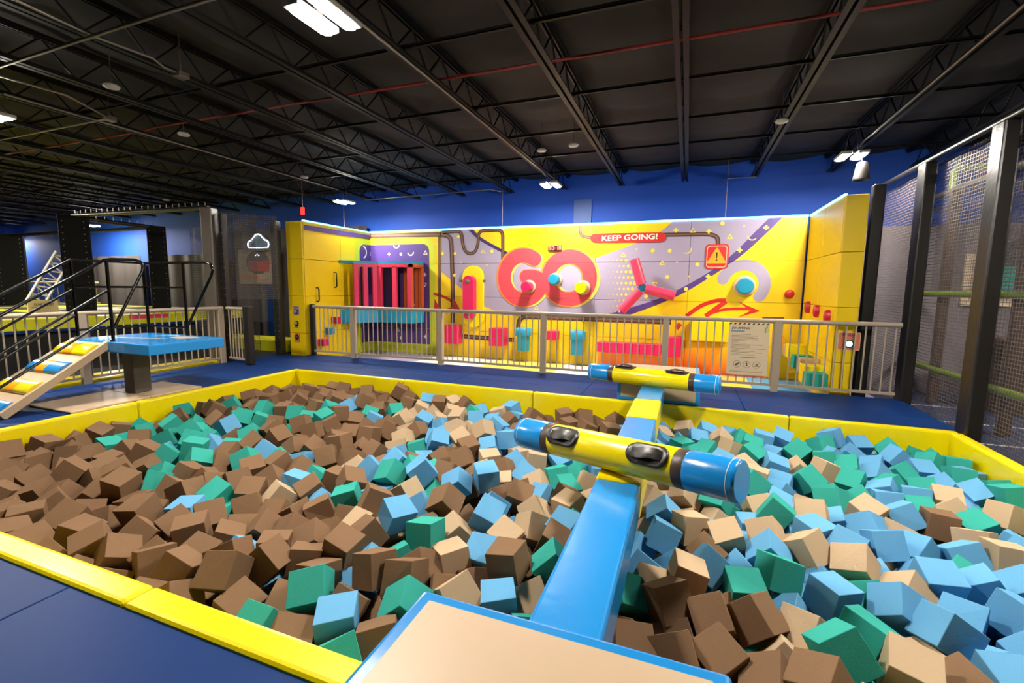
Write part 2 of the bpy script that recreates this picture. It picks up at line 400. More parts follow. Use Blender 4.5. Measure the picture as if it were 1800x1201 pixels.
pad((-.927, 1.297, -.88), (.207, 1.455, -.002), 'yellow vinyl pad under the front edge of the tan topped platform', None)
pad((.21, 1.297, -.88), (3.0, 1.46, .02), 'glossy yellow vinyl pad along the pit edge beside the tan platform', 'yellow pads at the platform edge')

# ------------------------------------------------------------------ padded start platforms
def platform(x0, x1, y0, y1, z0, z1, face, label):
    t = empty('padded_platform', ((x0+x1)/2, (y0+y1)/2, z0), label, 'platform')
    mb = MB(); mb.rbox((x0, y0, z0), (x1, y1, z1), .02, seg=3); obj('blue_body', mb, 'blue_vinyl', t)
    b = .055
    mb = MB(); mb.rbox((x0+b, y0+b, z1-.01), (x1-b, y1-b, z1+.004), .003, seg=1); obj('tan_top', mb, 'tan_vinyl', t)
    y = y0 if face < 0 else y1
    mb = MB(); mb.rbox((x0+b, min(y, y+face*.004), z0+b), (x1-b, max(y, y+face*.004), z1-b), .0015, seg=1); obj('tan_front', mb, 'tan_vinyl', t)
platform(-.91, .19, .60, 1.46, .001, .42, 1, 'tan topped padded platform with blue edges beside the near pugil stick')
platform(-.89, .23, 6.703, 7.50, .001, .42, -1, 'tan faced padded platform with blue edges standing before the railing')

# ------------------------------------------------------------------ balance beam across the pit
bt = empty('balance_beam', (-.383, 4.0, .06), 'long padded balance beam in blue and yellow sections across the foam pit', 'beam')
sec = [(1.463, 3.12, 'blue_vinyl'), (3.12, 3.97, 'yellow_vinyl'), (3.97, 4.84, 'blue_vinyl'), (4.84, 5.67, 'yellow_vinyl'), (5.67, 6.70, 'blue_vinyl')]
for a, b, m in sec:
    mb = MB(); e = .006 if m == 'yellow_vinyl' else 0
    mb.rbox((-.533-e, a+.002, .02), (-.233+e, b-.002, .28+e), .02, seg=3); obj('beam_section', mb, m, bt, label=('yellow' if e else 'blue')+' padded beam section')

# ------------------------------------------------------------------ pugil sticks
def pugil(P0, P1, r, up, label):
    P0 = Vector(P0); P1 = Vector(P1); d = (P1-P0); L = d.length; d.normalize()
    a = (Vector(up)-d*Vector(up).dot(d)).normalized(); b = a.cross(d)
    M = Matrix(((a.x, b.x, d.x, P0.x), (a.y, b.y, d.y, P0.y), (a.z, b.z, d.z, P0.z), (0, 0, 0, 1)))
    mid = (P0+P1)/2; t = empty('pugil_stick', (mid.x, mid.y, mid.z-r), label, 'pugil stick')
    e = .17*L; bw = .04*L
    def seg(name, h0, h1, rr, m, round0=False, round1=False):
        prof = []
        if round0: prof += [(rr*.90, h0), (rr*.975, h0+.006), (rr, h0+.022)]
        else: prof += [(rr*.985, h0), (rr, h0+.006)]
        if round1: prof += [(rr, h1-.022), (rr*.975, h1-.006), (rr*.90, h1)]
        else: prof += [(rr, h1-.006), (rr*.985, h1)]
        mb = MB(); mb.lathe(prof, M, 40); return obj(name, mb, m, t)
    c0 = seg('blue_end', 0, e, r*1.02, 'blue_vinyl', True); c1 = seg('blue_end', L-e, L, r*1.02, 'blue_vinyl', False, True)
    seg('band', e, e+bw, r, 'brown_band'); seg('band', L-e-bw, L-e, r, 'brown_band'); seg('grip_tube', e+bw, L-e-bw, r, 'yellow_vinyl')
    for c, h in ((c0, .045), (c1, L-.045)):
        mb = MB(); pts = [M@Vector((r*1.022*math.cos(x), r*1.022*math.sin(x), h)) for x in [2*math.pi*k/40 for k in range(41)]]; mb.path(pts, .0022, 5); obj('stitching', mb, 'print_white', c)
    for hc in (.295*L, .695*L):                 # black hand pockets
        hl, wa = .155, .60
        out = []
        for k in range(13): q = math.pi*k/12; out.append((hc+hl-.075+.075*math.sin(q), wa*math.cos(q)))
        for k in range(13): q = math.pi+math.pi*k/12; out.append((hc-hl+.075+.075*math.sin(q), wa*math.cos(q)))
        def sf(u, v, dd): return M@Vector(((r+dd)*math.cos(v), (r+dd)*math.sin(v), u))
        mb = MB(); n = len(out); rings = []
        for q, dd in ((1, .001), (1, .010), (.93, .016), (.8, .010), (.5, .006), (.2, .005)):
            rings.append([sf(hc+(u-hc)*q, v*q, dd) for u, v in out])
        V = [p for R_ in rings for p in R_]; Fs = [(i*n+k, i*n+(k+1) % n, (i+1)*n+(k+1) % n, (i+1)*n+k) for i in range(len(rings)-1) for k in range(n)]
        mb.add(V, Fs, 0, True); mb.add(rings[-1], [list(range(n))], 0)
        pk = obj('hand_pocket', mb, 'black_vinyl', t, fix=True)
        mb = MB(); nu, nv = 11, 3; V = []                  # strap handle arched over the pocket
        for i in range(nu):
            u = -1+2*i/(nu-1)
            for j in range(nv):
                w = -1+2*j/(nv-1); V.append(sf(hc+u*.115, w*.24+.05*math.sin(3*u), .010+.026*(1-abs(u)**2.4)+.004*math.sin(7*u+3*w)))
        Fs = [(i*nv+j, (i+1)*nv+j, (i+1)*nv+j+1, i*nv+j+1) for i in range(nu-1) for j in range(nv-1)]
        mb.add(V, Fs, 0, True); mb.add([Vector(p)+a*-.006 for p in V], [f[::-1] for f in Fs], 0, True); obj('strap', mb, 'black_vinyl', pk)
R1 = .127; z1 = .286+R1
A = aZ(921, 760, z1); B = aZ(1305, 848, z1); O_ = Vector(CP)
pugil(O_+(A-O_)*1.06, O_+(B-O_)*.93, R1, (0, -.95, .7), 'blue ended yellow pugil stick resting across the middle of the beam')
R2 = .118; zf = .43+R2
zf = .288+R2; A = aZ(1040, 651, zf); B = aZ(1266, 678, zf); A.y -= .07
pugil(A, B, R2, (0, -.05, 1), 'blue ended yellow pugil stick lying across the beam end by the railing')

# ------------------------------------------------------------------ railings
def baluster_proto(p, h, r=.011):
    mb = MB(); mb.tube((0, 0, 0), (0, 0, h), r, 6); me_o = mb
    return mb
def railing(P0, P1, posts, label, n_bal, zt=1.16, zb=.10, skip=(), black_ends=()):
    P0 = Vector(P0); P1 = Vector(P1); d = (P1-P0); L = d.length; d.normalize(); s = Vector((-d.y, d.x, 0))
    mid = (P0+P1)/2; t = empty('railing', mid, label, 'railing')
    mb = MB(); mb.tube(P0+Vector((0, 0, zt-.035)), P1+Vector((0, 0, zt-.035)), .036, 12); obj('top_rail', mb, 'fence_beige', t)
    mb = MB(); V = []
    for q in (P0, P1):
        for a_, b_ in ((-1, -.02), (1, -.02), (1, .02), (-1, .02)): V.append(q+s*a_*.018+Vector((0, 0, zb+b_)))
    mb.add(V, [(0, 1, 2, 3), (7, 6, 5, 4), (0, 4, 5, 1), (1, 5, 6, 2), (2, 6, 7, 3), (3, 7, 4, 0)]); obj('bottom_rail', mb, 'fence_beige', t)
    first = None
    for q in posts:
        c = P0+d*q
        if first is None:
            mb = MB(); V = []
            for z in (0, zt-.05):
                for a_, b_ in ((-1, -1), (1, -1), (1, 1), (-1, 1)): V.append(c+s*a_*.05+d*b_*.05+Vector((0, 0, z)))
            mb.add(V, [(3, 2, 1, 0), (4, 5, 6, 7), (0, 1, 5, 4), (1, 2, 6, 5), (2, 3, 7, 6), (3, 0, 4, 7)]); first = obj('post', mb, 'fence_beige', t); c0 = c; o0 = WO[first.name].copy()
        else: dup(first, o0+(c-c0), t)
    fb = None
    for k in range(n_bal):
        q = (k+.5)*L/n_bal
        if any(abs(q-x) < .055 for x in posts) or any(a <= q <= b for a, b in skip): continue
        c = P0+d*q
        if fb is None:
            mb = MB(); mb.tube(c+Vector((0, 0, zb+.015)), c+Vector((0, 0, zt-.06)), .0115, 7, caps=False); fb = obj('baluster', mb, 'fence_beige', t); fc = c; fo = WO[fb.name].copy()
        else: dup(fb, fo+(c-fc), t)
    return t
FY = 8.284
px_posts = [aY(623, 628, FY).x, aY(775, 640, FY).x, aY(954, 655, FY).x, aY(1166, 672, FY).x, aY(1359, 690, FY).x]
railing((-8.03, FY, 0), (2.95, FY, 0), [p+8.03 for p in px_posts], 'long beige railing between the foam pit and the yellow obstacle wall', 90)
railing((-8.90, -3.4, 0), (-8.90, 6.72, 0), [.06, 2.2, 4.4, 6.1, 7.75, 10.06], 'beige railing beside the ramp facing the trampoline court', 82)
railing((-8.84, 6.78, 0), (-8.26, 6.70, 0), [], 'short beige railing stub ending at a black padded post', 6)
def padded_post(x, y, w, d, z0, z1, label, m='black_vinyl', rot=0, bolts=False, group=None):
    t = empty('padded_post', (x, y, z0), label, 'post', group)
    M = Matrix.Translation((x, y, 0))@Matrix.Rotation(rot, 4, 'Z')
    mb = MB(); mb.rbox((-w/2, -d/2, z0), (w/2, d/2, z1), .02, M=M); obj('padding', mb, m, t)
    if bolts:
        n = int((z1-max(z0, .2))/.14); fb = None
        for sgn in (-1, 1):
            for k in range(n):
                c = M@Vector((sgn*w*.36, -d/2-.004, max(z0, .2)+.07+k*.14))
                if fb is None:
                    mb = MB(); dr = (M.to_3x3()@Vector((0, -1, 0)))
                    mb.tube(c+dr*-.006, c+dr*.006, .011, 6); fb = obj('grommet', mb, 'grey_metal', t); fo = WO[fb.name].copy(); fc = c
                else: dup(fb, fo+(c-fc), t)
    return t
padded_post(-8.16, 6.69, .15, .13, 0, 1.19, 'low black padded post ending the short railing stub')
padded_post(-8.09, FY+.03, .11, .09, 0, 1.18, 'low black padded post where the long railing meets the yellow wall')

# ================================================================== obstacle wall
SX = [WX0, -6.0, -4.0, -2.0, 0.0, WX1]; SZ = [FZ, .50, 1.36, 2.20, WZ]
mb = MB(); mb.box((WX0-.3, 8.40, FZ-.5), (3.06, WY+.25, FZ)); climb_floor = struct('floor_course', mb, 'mural_lavender')
wall = empty('obstacle_wall', (-3, WY, FZ), 'long padded obstacle wall with lavender and yellow mural under a glowing light strip', 'obstacle wall')
mb = MB(); mb.box((WX0, WY+.04, FZ), (WX1, WY+.22, WZ-.01)); obj('wall_backing', mb, 'dark_wall', wall)
for i in range(5):
    for j in range(4):
        mb = MB(); mb.rbox((SX[i]+.003, WY, SZ[j]+.003), (SX[i+1]-.003, WY+.06, SZ[j+1]-.003), .006, seg=1)
        obj('wall_panel', mb, 'wall_yellow' if (j == 0 or (i == 0)) else 'mural_lavender', wall)

def cut_seams(mb, us, vs):
    """open 6 mm gaps in a printed layer where the panels under it meet (u = x or y axis index, v = z)"""
    bm = bmesh.new(); me = bpy.data.meshes.new('t'); me.from_pydata([tuple(v) for v in mb.v], [], mb.f); bm.from_mesh(me); bpy.data.meshes.remove(me)
    for ax, vals in us:
        for s in vals:
            n = Vector((0, 0, 0)); n[ax] = 1
            for e in (-.003, .003):
                c = Vector((0, 0, 0)); c[ax] = s+e
                bmesh.ops.bisect_plane(bm, geom=bm.verts[:]+bm.edges[:]+bm.faces[:], plane_co=c, plane_no=n)
            dead = [f for f in bm.faces if abs(f.calc_center_median()[ax]-s) < .003]
            bmesh.ops.delete(bm, geom=dead, context='FACES')
    bm.verts.index_update(); out = MB()
    out.add([v.co.copy() for v in bm.verts], [[v.index for v in f.verts] for f in bm.faces]); bm.free(); return out
EPS = .0012
def clampw(p): return (min(max(p[0], WX0+.004), WX1-.004), min(max(p[1], FZ+.004), WZ-.006))
def wp(px, py): v = aY(px, py, WY); return (v.x, v.z)
def smooth_poly(pts, n=6):
    """Catmull-Rom through open pts"""
    out = []
    for i in range(len(pts)-1):
        p0 = pts[max(i-1, 0)]; p1 = pts[i]; p2 = pts[i+1]; p3 = pts[min(i+2, len(pts)-1)]
        for k in range(n):
            t = k/n
            out.append(tuple(.5*((2*p1[a])+(-p0[a]+p2[a])*t+(2*p0[a]-5*p1[a]+4*p2[a]-p3[a])*t*t+(-p0[a]+3*p1[a]-3*p2[a]+p3[a])*t**3) for a in (0, 1)))
    return out+[pts[-1]]
def stroke_polys(pts, w, caps=True):
    """polyline -> joined ribbon outline polygons with round caps"""
    polys = []; n = len(pts); L = []; R_ = []
    for i, p in enumerate(pts):
        a = pts[max(i-1, 0)]; b = pts[min(i+1, n-1)]; dx, dy = b[0]-a[0], b[1]-a[1]; l = math.hypot(dx, dy) or 1
        nx_, ny_ = -dy/l*w/2, dx/l*w/2; L.append((p[0]+nx_, p[1]+ny_)); R_.append((p[0]-nx_, p[1]-ny_))
    out = list(L)
    if caps:
        e = pts[-1]; a0 = math.atan2(L[-1][1]-e[1], L[-1][0]-e[0]); out += [(e[0]+w/2*math.cos(a0-math.pi*k/8), e[1]+w/2*math.sin(a0-math.pi*k/8)) for k in range(1, 8)]
    out += R_[::-1]
    if caps:
        e = pts[0]; a0 = math.atan2(R_[0][1]-e[1], R_[0][0]-e[0]); out += [(e[0]+w/2*math.cos(a0-math.pi*k/8), e[1]+w/2*math.sin(a0-math.pi*k/8)) for k in range(1, 8)]
    return [out]
def print_layer(name, polys, m, layer, seams=True, label=None):
    mb = MB()
    for k, P in enumerate(polys):
        P = [clampw(p) for p in P]; mb.flat(P, lambda u, v: (u, WY-EPS*layer-.0001*(k % 10), v))
    if seams: mb = cut_seams(mb, [(0, SX[1:-1]), (2, SZ[1:-1])], None)
    return obj(name, mb, m, wall, label=label)
W = lambda *pts: [wp(*p) for p in pts]
# big colour fields
tl = smooth_poly(W((826, 396), (845, 417), (880, 437), (898, 446)))
tr = smooth_poly(W((1046, 454), (1090, 438), (1130, 423), (1160, 408), (1185, 388)))
print_layer('yellow_field', [tl+W((920, 458), (955, 472), (1000, 466))+tr], 'wall_yellow', 1)
print_layer('purple_stripe', [tl+smooth_poly(W((896, 451), (876, 441), (841, 421), (818, 398)))], 'mural_deep_purple', 2)
su = W((1358, 378), (1330, 405), (1290, 445), (1250, 476), (1200, 505), (1150, 528), (1070, 552))
sl = W((1380, 378), (1340, 417), (1300, 452), (1250, 486), (1200, 516), (1150, 538), (1100, 556))
print_layer('yellow_field', [smooth_poly(sl)+W((1095, 566))+[(WX0+.0, wp(900, 549)[1]), (WX0, FZ), (WX1, FZ), (WX1, WZ)]], 'wall_yellow', 1)
print_layer('yellow_field', [smooth_poly(W((757, 462), (785, 486), (812, 508), (850, 538), (880, 549)))+W((880, 560), (757, 560))], 'wall_yellow', 2)
print_layer('purple_stripe', [smooth_poly(su)+smooth_poly(sl[::-1])], 'mural_purple', 3)
lo = wp(1050, 640); hi = wp(1345, 640)
print_layer('sunset_field', [[(lo[0], FZ), (hi[0], FZ), (hi[0], wp(1300, 606)[1]), (lo[0], wp(1050, 618)[1])]], 'mural_sunset', 3)
# printed pipes
def pipe_print(pts, w=.11, corner=.12):
    P = W(*pts); out = [P[0]]
    for i in range(1, len(P)-1):
        a, b, c = P[i-1], P[i], P[i+1]
        def toward(q, r_):
            l = math.hypot(q[0]-b[0], q[1]-b[1]); k = min(r_, l*.5)/l; return (b[0]+(q[0]-b[0])*k, b[1]+(q[1]-b[1])*k)
        s, e = toward(a, corner), toward(c, corner)
        for k in range(7): t = k/6; out.append(tuple((1-t)**2*s[x]+2*t*(1-t)*b[x]+t*t*e[x] for x in (0, 1)))
    out.append(P[-1])
    print_layer('printed_pipe', stroke_polys(out, w, False), 'mural_brown', 5)
    print_layer('pipe_highlight', stroke_polys(out, w*.35, False), 'mural_brown_light', 6)
pipe_print([(640, 415), (790, 412), (794, 430), (796, 505), (796, 568)], .12, .35)
pipe_print([(773, 548), (773, 409), (812, 406), (813, 430), (820, 446), (834, 446), (841, 430), (841, 406), (884, 404), (884, 497)], .085, .16)
pipe_print([(1020, 396), (1020, 416), (1042, 418)], .075, .2)
pipe_print([(1165, 413), (1262, 411), (1262, 434)], .085, .3)
pipe_print([(808, 591), (905, 598)], .11); pipe_print([(910, 590), (913, 556), (1180, 566)], .12, .2)
pipe_print([(1378, 560), (1340, 560)], .05)
# GO letters
def arc(c, r, a0, a1, n=40, ry=None):
    return [(c[0]+r*math.cos(math.radians(a0+(a1-a0)*k/n)), c[1]+(ry or r)*math.sin(math.radians(a0+(a1-a0)*k/n))) for k in range(n+1)]
gc = wp(920, 488); oc = wp(1000, 489); sG = (wp(1000, 489)[0]-wp(990, 489)[0])/10
wG = 23*sG
Gline = arc(gc, 36*sG, 55, 340, 60, ry=39*sG)
Gbar = smooth_poly([(gc[0]+5*sG, gc[1]+1.5*sG), (gc[0]+20*sG, gc[1]+1.5*sG), (gc[0]+30*sG, gc[1]-3*sG), (gc[0]+34.5*sG, gc[1]-14*sG)], 5)
Oline = arc(oc, 36*sG, 0, 360, 64)
def ring(c, r0, r1):
    a = arc(c, r1, 0, 180, 32); b = arc(c, r0, 180, 0, 32); a2 = arc(c, r1, 180, 360, 32); b2 = arc(c, r0, 360, 180, 32)
    return [a+b, a2+b2]
off = lambda pts, d: [(p[0]+d, p[1]-d*.3) for p in pts]
print_layer('letter_shadow', stroke_polys(off(Gline, 4*sG), wG+2*sG)+stroke_polys(off(Gbar, 4*sG), wG)+ring((oc[0]+5*sG, oc[1]-1*sG), 23*sG, 49*sG), 'mural_pale_yellow', 7)
print_layer('letter_outline', stroke_polys(off(Gline, -1.5*sG), wG+5*sG)+stroke_polys(Gbar, wG+3*sG)+ring((oc[0]-1.5*sG, oc[1]), 23*sG, 50*sG), 'mural_orange', 8)
print_layer('letter_G', stroke_polys(Gline, wG+1.5*sG)+stroke_polys(Gbar, wG), 'mural_red', 9, label='big red letter G')
print_layer('letter_O', ring(oc, 24.5*sG, 48*sG), 'mural_red', 9.6, label='big red letter O')
# KEEP GOING! capsule
a, b = wp(1046, 419), wp(1162, 417.5)
print_layer('banner', stroke_polys([a, b], 15.5*sG), 'print_red', 10, False, label='red KEEP GOING! banner')
mb = MB(); a, b = wp(1058, 425), wp(1156, 411)
add_text(mb, 'KEEP GOING!', lambda u, v: (a[0]+(b[0]-a[0])*u, WY-EPS*11, a[1]+.012+(b[1]-a[1])*v*.86+u*.012), bold=.018); obj('banner_lettering', mb, 'print_white', wall)
# warning sign
def rrect(x0, x1, y0, y1, r):
    out = []
    for cx, cy, a0 in ((x1-r, y1-r, 0), (x0+r, y1-r, 90), (x0+r, y0+r, 180), (x1-r, y0+r, 270)):
        out += [(cx+r*math.cos(math.radians(a0+90*k/6)), cy+r*math.sin(math.radians(a0+90*k/6))) for k in range(7)]
    return out
a, b = wp(1238, 473), wp(1282, 429)
print_layer('warning_sign', [rrect(a[0], b[0], a[1], b[1], .07)], 'print_red', 10, False, label='red square warning sign with yellow triangle')
o_, i_ = rrect(a[0]+.03, b[0]-.03, a[1]+.03, b[1]-.03, .06), rrect(a[0]+.045, b[0]-.045, a[1]+.045, b[1]-.045, .05)
mb = MB(); n = len(o_); mb.add([(u, WY-EPS*11, v) for u, v in o_+i_], [(k, (k+1) % n, n+(k+1) % n, n+k) for k in range(n)]); obj('sign_border', mb, 'print_cream', wall)
cx, cy, s = (a[0]+b[0])/2, (a[1]+b[1])/2, (b[0]-a[0])
T = [(cx-.36*s, cy-.27*s), (cx+.36*s, cy-.27*s), (cx, cy+.36*s)]
print_layer('warning_triangle', [T]+stroke_polys([T[0], T[1]], .04)+stroke_polys([T[1], T[2]], .04)+stroke_polys([T[2], T[0]], .04), 'ochre_vinyl', 12, False)
print_layer('exclamation_mark', [[(cx-.035*s, cy+.19*s), (cx+.035*s, cy+.19*s), (cx+.018*s, cy-.08*s), (cx-.018*s, cy-.08*s)], arc((cx, cy-.16*s), .035*s, 0, 360, 12)[:-1]], 'print_black', 13, False)
# grey arch round the cyan knob and red scribble arrows
c = wp(1306, 500)
print_layer('lavender_arch', stroke_polys(arc(c, 29*sG, 165, -38, 30), 16*sG), 'mural_lavender', 4)
def wedge(pts, ws):
    L = []; R_ = []; n = len(pts)
    for i, p in enumerate(pts):
        a_ = pts[max(i-1, 0)]; b_ = pts[min(i+1, n-1)]; dx, dy = b_[0]-a_[0], b_[1]-a_[1]; l = math.hypot(dx, dy) or 1; w = ws[i]/2
        L.append((p[0]-dy/l*w, p[1]+dx/l*w)); R_.append((p[0]+dy/l*w, p[1]-dx/l*w))
    return L+R_[::-1]
k6 = sG
def scrib(pts, w): q = smooth_poly(W(*pts), 5); return wedge(q, [w*k6]*len(q))
print_layer('red_scribble', [scrib([(1206, 556), (1232, 538), (1258, 529), (1276, 528)], 6), scrib([(1276, 530), (1258, 543), (1240, 556)], 7), scrib([(1240, 554), (1275, 544), (1318, 543)], 4),
    W((1297, 530), (1336, 547), (1296, 558), (1318, 547), (1308, 538))], 'print_red', 5)
print_layer('red_scribble', [scrib([(762, 516), (785, 524), (802, 536)], 5), W((764, 525), (775, 545), (763, 545)), W((795, 520), (809, 544), (784, 544), (798, 538))], 'print_red', 5)
print_layer('red_scribble', [scrib([(1189, 578), (1196, 569)], 7)], 'print_red', 5)
# confetti
def plus(c, r, w=.018): return [[(c[0]-r, c[1]-w), (c[0]+r, c[1]-w), (c[0]+r, c[1]+w), (c[0]-r, c[1]+w)], [(c[0]-w, c[1]-r), (c[0]+w, c[1]-r), (c[0]+w, c[1]-w), (c[0]-w, c[1]-w)], [(c[0]-w, c[1]+w), (c[0]+w, c[1]+w), (c[0]+w, c[1]+r), (c[0]-w, c[1]+r)]]
def dot(c, r): return [arc(c, r, 0, 360, 12)[:-1]]
def tri_(c, r, a0=90):
    P = [(c[0]+r*math.cos(math.radians(a0+120*k)), c[1]+r*math.sin(math.radians(a0+120*k))) for k in range(3)]
    return sum([stroke_polys([P[k], P[(k+1) % 3]], .018) for k in range(3)], [])
conf = []
for x, y in ((1188, 405), (1246, 407), (1147, 441), (1347, 400), (1300, 440), (1245, 486), (806, 416), (778, 446), (1136, 521)): conf += plus(wp(x, y), .05)
for x, y in ((1177, 441), (1173, 487), (1226, 465), (1206, 508), (1270, 393), (800, 446), (799, 484), (865, 442)): conf += dot(wp(x, y), .042)
for x, y, a0 in ((1218, 406, 90), (1096, 449, 90), (1164, 463, 90), (1151, 499, 30), (1283, 417, 210), (849, 443, 90), (766, 428, 200), (943, 542, 90)): conf += tri_(wp(x, y), .055, a0)
for x, y, a0 in ((1207, 438, 250), (1323, 414, 190)): conf += stroke_polys(arc(wp(x, y), .09, a0, a0+120, 10), .02)
for x, y in ((1119, 438), (1190, 461), (1211, 486), (1142, 422), (1308, 397), (811, 462), (856, 466)): conf += dot(wp(x, y), .018)
for i in range(7):
    for j in range(10):
        x, y = 1070+i*7.6+(j % 2)*3.8, 458+j*10
        r = (1.1+.62*i)*sG*.62
        if x < 1118-abs(y-500)*.35: conf += dot(wp(x, y), r)
print_layer('confetti_print', conf, 'mural_pale_yellow', 5, False)
# corner alcove: lime frame round a purple field, printed on both walls
xr, xi = wp(765, 480)[0], wp(755, 480)[0]; zt_, zi = wp(700, 419)[1], wp(700, 430)[1]
def alcove(x0, x1, z0, z1, r, m, layer):
    P = [(x0, z0), (x1, z0)]+[(x1-r+r*math.cos(math.radians(t)), z1-r+r*math.sin(math.radians(t))) for t in range(0, 91, 15)]+[(x0, z1)]
    print_layer('alcove_print', [P], m, layer)
alcove(WX0, xr, FZ, zt_, .28, 'mural_lime', 3); alcove(WX0, xi, .08, zi, .2, 'mural_purple', 4)
conf = []
for x, y in ((684, 447), (747, 483), (748, 592)): conf += plus(wp(x, y), .05, .012)
for x, y in ((705, 447), (705, 594)): conf += dot(wp(x, y), .04)
for x, y, a0 in ((748, 445, 90), (747, 500, 30), (731, 535, 90), (700, 580, 90)): conf += tri_(wp(x, y), .06, a0)
conf += stroke_polys(arc(wp(722, 443), .09, 200, 350, 10), .03)+stroke_polys(arc(wp(697, 430), .09, 200, 340, 10), .03)
print_layer('confetti_print', conf, 'print_white', 6, False)
# LED strip on the wall's top edge
mb = MB(); mb.box((WX0, WY-.016, WZ-.004), (WX1, WY+.03, WZ+.034)); obj('light_strip', mb, 'led_strip_glow', wall)

# ---- end walls
def end_wall(x_in, x_out, y0, label, pans):
    t = empty('padded_end_wall', ((x_in+x_out)/2, (y0+WY)/2, FZ), label, 'padded wall')
    lo, hi = min(x_in, x_out), max(x_in, x_out)
    mb = MB(); mb.box((lo+.03, y0+.03, FZ), (hi-.03, WY+.2, WZ-.01)); obj('wall_backing', mb, 'dark_wall', t)
    sgn = 1 if x_in < x_out else -1
    ysp = [y0, (y0+WY)/2, WY]
    for j in range(4):
        for i in range(2):
            mb = MB(); a = sorted((x_in, x_in+sgn*.05)); mb.rbox((a[0], ysp[i]+.003, SZ[j]+.003), (a[1], ysp[i+1]-.003, SZ[j+1]-.003), .006, seg=1); obj('wall_panel', mb, 'wall_yellow', t)
        mb = MB(); mb.rbox((lo+.004, y0-.045, SZ[j]+.003), (hi-.004, y0-.001, SZ[j+1]-.003), .008, seg=1); obj('end_panel', mb, 'wall_yellow', t)
    mb = MB(); mb.box((x_in-.012*sgn-.004, y0, WZ-.004), (x_in+.02*sgn+.004, WY-.015, WZ+.022)) if sgn > 0 else mb.box((x_in-.024, y0, WZ-.004), (x_in+.012, WY-.015, WZ+.022))
    obj('light_strip', mb, 'led_strip_glow', t)
    return t
LW = end_wall(WX0, WX0-.47, 8.22, 'yellow padded end wall with black grab handles and START buttons', 2)
RW = end_wall(WX1+.03, WX1+.33, 8.46, 'yellow padded end wall beside the FINISH button', 2)
def side_print(name, polys, m, layer):
    mb = MB()
    for k, P in enumerate(polys): mb.flat(P, lambda u, v: (WX0+EPS*layer+.0001*(k % 10), u, v))
    mb = cut_seams(mb, [(1, [(8.22+WY)/2]), (2, SZ[1:-1])], None); return obj(name, mb, m, LW)
def lp(px, py): v = aX(px, py, WX0); return (v.y, v.z)
a, b = lp(530, 399), lp(652, 418)
side_print('printed_pipe', [stroke_polys([(8.24, a[1]), (WY-.005, b[1])], .12, False)[0]], 'mural_purple', 3)
yo = lp(624, 450)[0]; yi = lp(632, 450)[0]
def alc2(y0, y1, z0, z1, r): return [(y1, z0), (y1, z1)]+[(y0+r-r*math.sin(math.radians(t)), z1-r+r*math.cos(math.radians(t))) for t in range(0, 91, 15)]+[(y0, z0)]
side_print('alcove_print', [alc2(yo, WY-.004, FZ+.004, zt_, .25)], 'mural_lime', 3); side_print('alcove_print', [alc2(yi, WY-.004, .08, zi, .2)], 'mural_purple', 4)
side_print('confetti_print', stroke_polys(arc(lp(637, 443), .16, -70, 70, 10), .04)+tri_(lp(652, 447), .06), 'print_white', 5)
# grab handles on the left end wall
for px, py0, py1 in ((556, 506, 530), (587, 479, 505)):
    p0 = aX(px, py0, WX0); p1 = aX(px, py1, WX0); y = p0.y
    mb = MB(); d = .075
    mb.path([(WX0, y, p0.z), (WX0+d*.7, y, p0.z), (WX0+d, y, p0.z-.03), (WX0+d, y, p1.z+.03), (WX0+d*.7, y, p1.z), (WX0, y, p1.z)], .016, 8)
    obj('grab_handle', mb, 'steel_black', label='black D-shaped grab handle on the yellow end wall', cat='handle', group='grab handles on the end wall')
# stepping blocks on the left end wall
for px, py, m, lb in ((592, 563, 'pink_foam', 'highest pink stepping block on the yellow end wall'), (580, 582, 'cyan_foam', 'cyan stepping block between two pink ones on the end wall'), (569, 602, 'pink_foam', 'lowest pink stepping block on the yellow end wall')):
    p = aX(px, py, WX0+.1); h = .085
    mb = MB(); mb.rbox((WX0, p.y-h, p.z-h), (WX0+.18, p.y+h, p.z+h), .012); obj('step_block', mb, m, label=lb, cat='block')
# START / RESET / stop controls on the end panel
yf = 8.22-.045
def plate(cx, cz, w, h, m, label, dome=True, top=None, bottom=None, dome_m='dome_grey', dz=-.03, y=None, border=None, plate_on=True):
    y = yf if y is None else y
    t = empty('button_panel', (cx, y, cz-h/2), label, 'button')
    if plate_on:
        mb = MB(); mb.prism(rrect(cx-w/2, cx+w/2, cz-h/2, cz+h/2, .025), lambda u, v, d: (u, d, v), y-.010, y); obj('plate', mb, border or m, t, fix=True)
        mb = MB(); mb.prism(rrect(cx-w/2+.008, cx+w/2-.008, cz-h/2+.008, cz+h/2-.008, .02), lambda u, v, d: (u, d, v), y-.012, y-.009); obj('plate_face', mb, m, t, fix=True)
    M = Matrix.Translation((cx, y-.01, cz+dz))@Matrix.Rotation(math.pi/2, 4, 'X')
    mb = MB(); mb.lathe([(.060, 0), (.060, .014), (.048, .018)], M); obj('bezel', mb, 'steel_black', t)
    mb = MB(); mb.lathe([(.046, .012), (.042, .03), (.03, .042), (.01, .047)], M); obj('button_dome', mb, dome_m, t)
    for txt, zz in ((top, cz+h*.27), (bottom, cz-h*.42)):
        if txt:
            mb = MB(); ww = w*.62; add_text(mb, txt, lambda u, v: (cx-ww/2+u*ww, y-.0135, zz+v*.045), bold=.02); obj('lettering', mb, 'mural_deep_purple', t)
def ep(px, py): return aY(px, py, yf)
p = ep(521, 546); plate(p.x, p.z, .17, .20, 'plate_lilac', 'lilac START button plate on the end panel', top='START')
p = ep(522, 570); plate(p.x, p.z, .17, .2, 'plate_lilac', 'round grey RESET button between two plates on the end panel', bottom='RESET', dz=.02, plate_on=False)
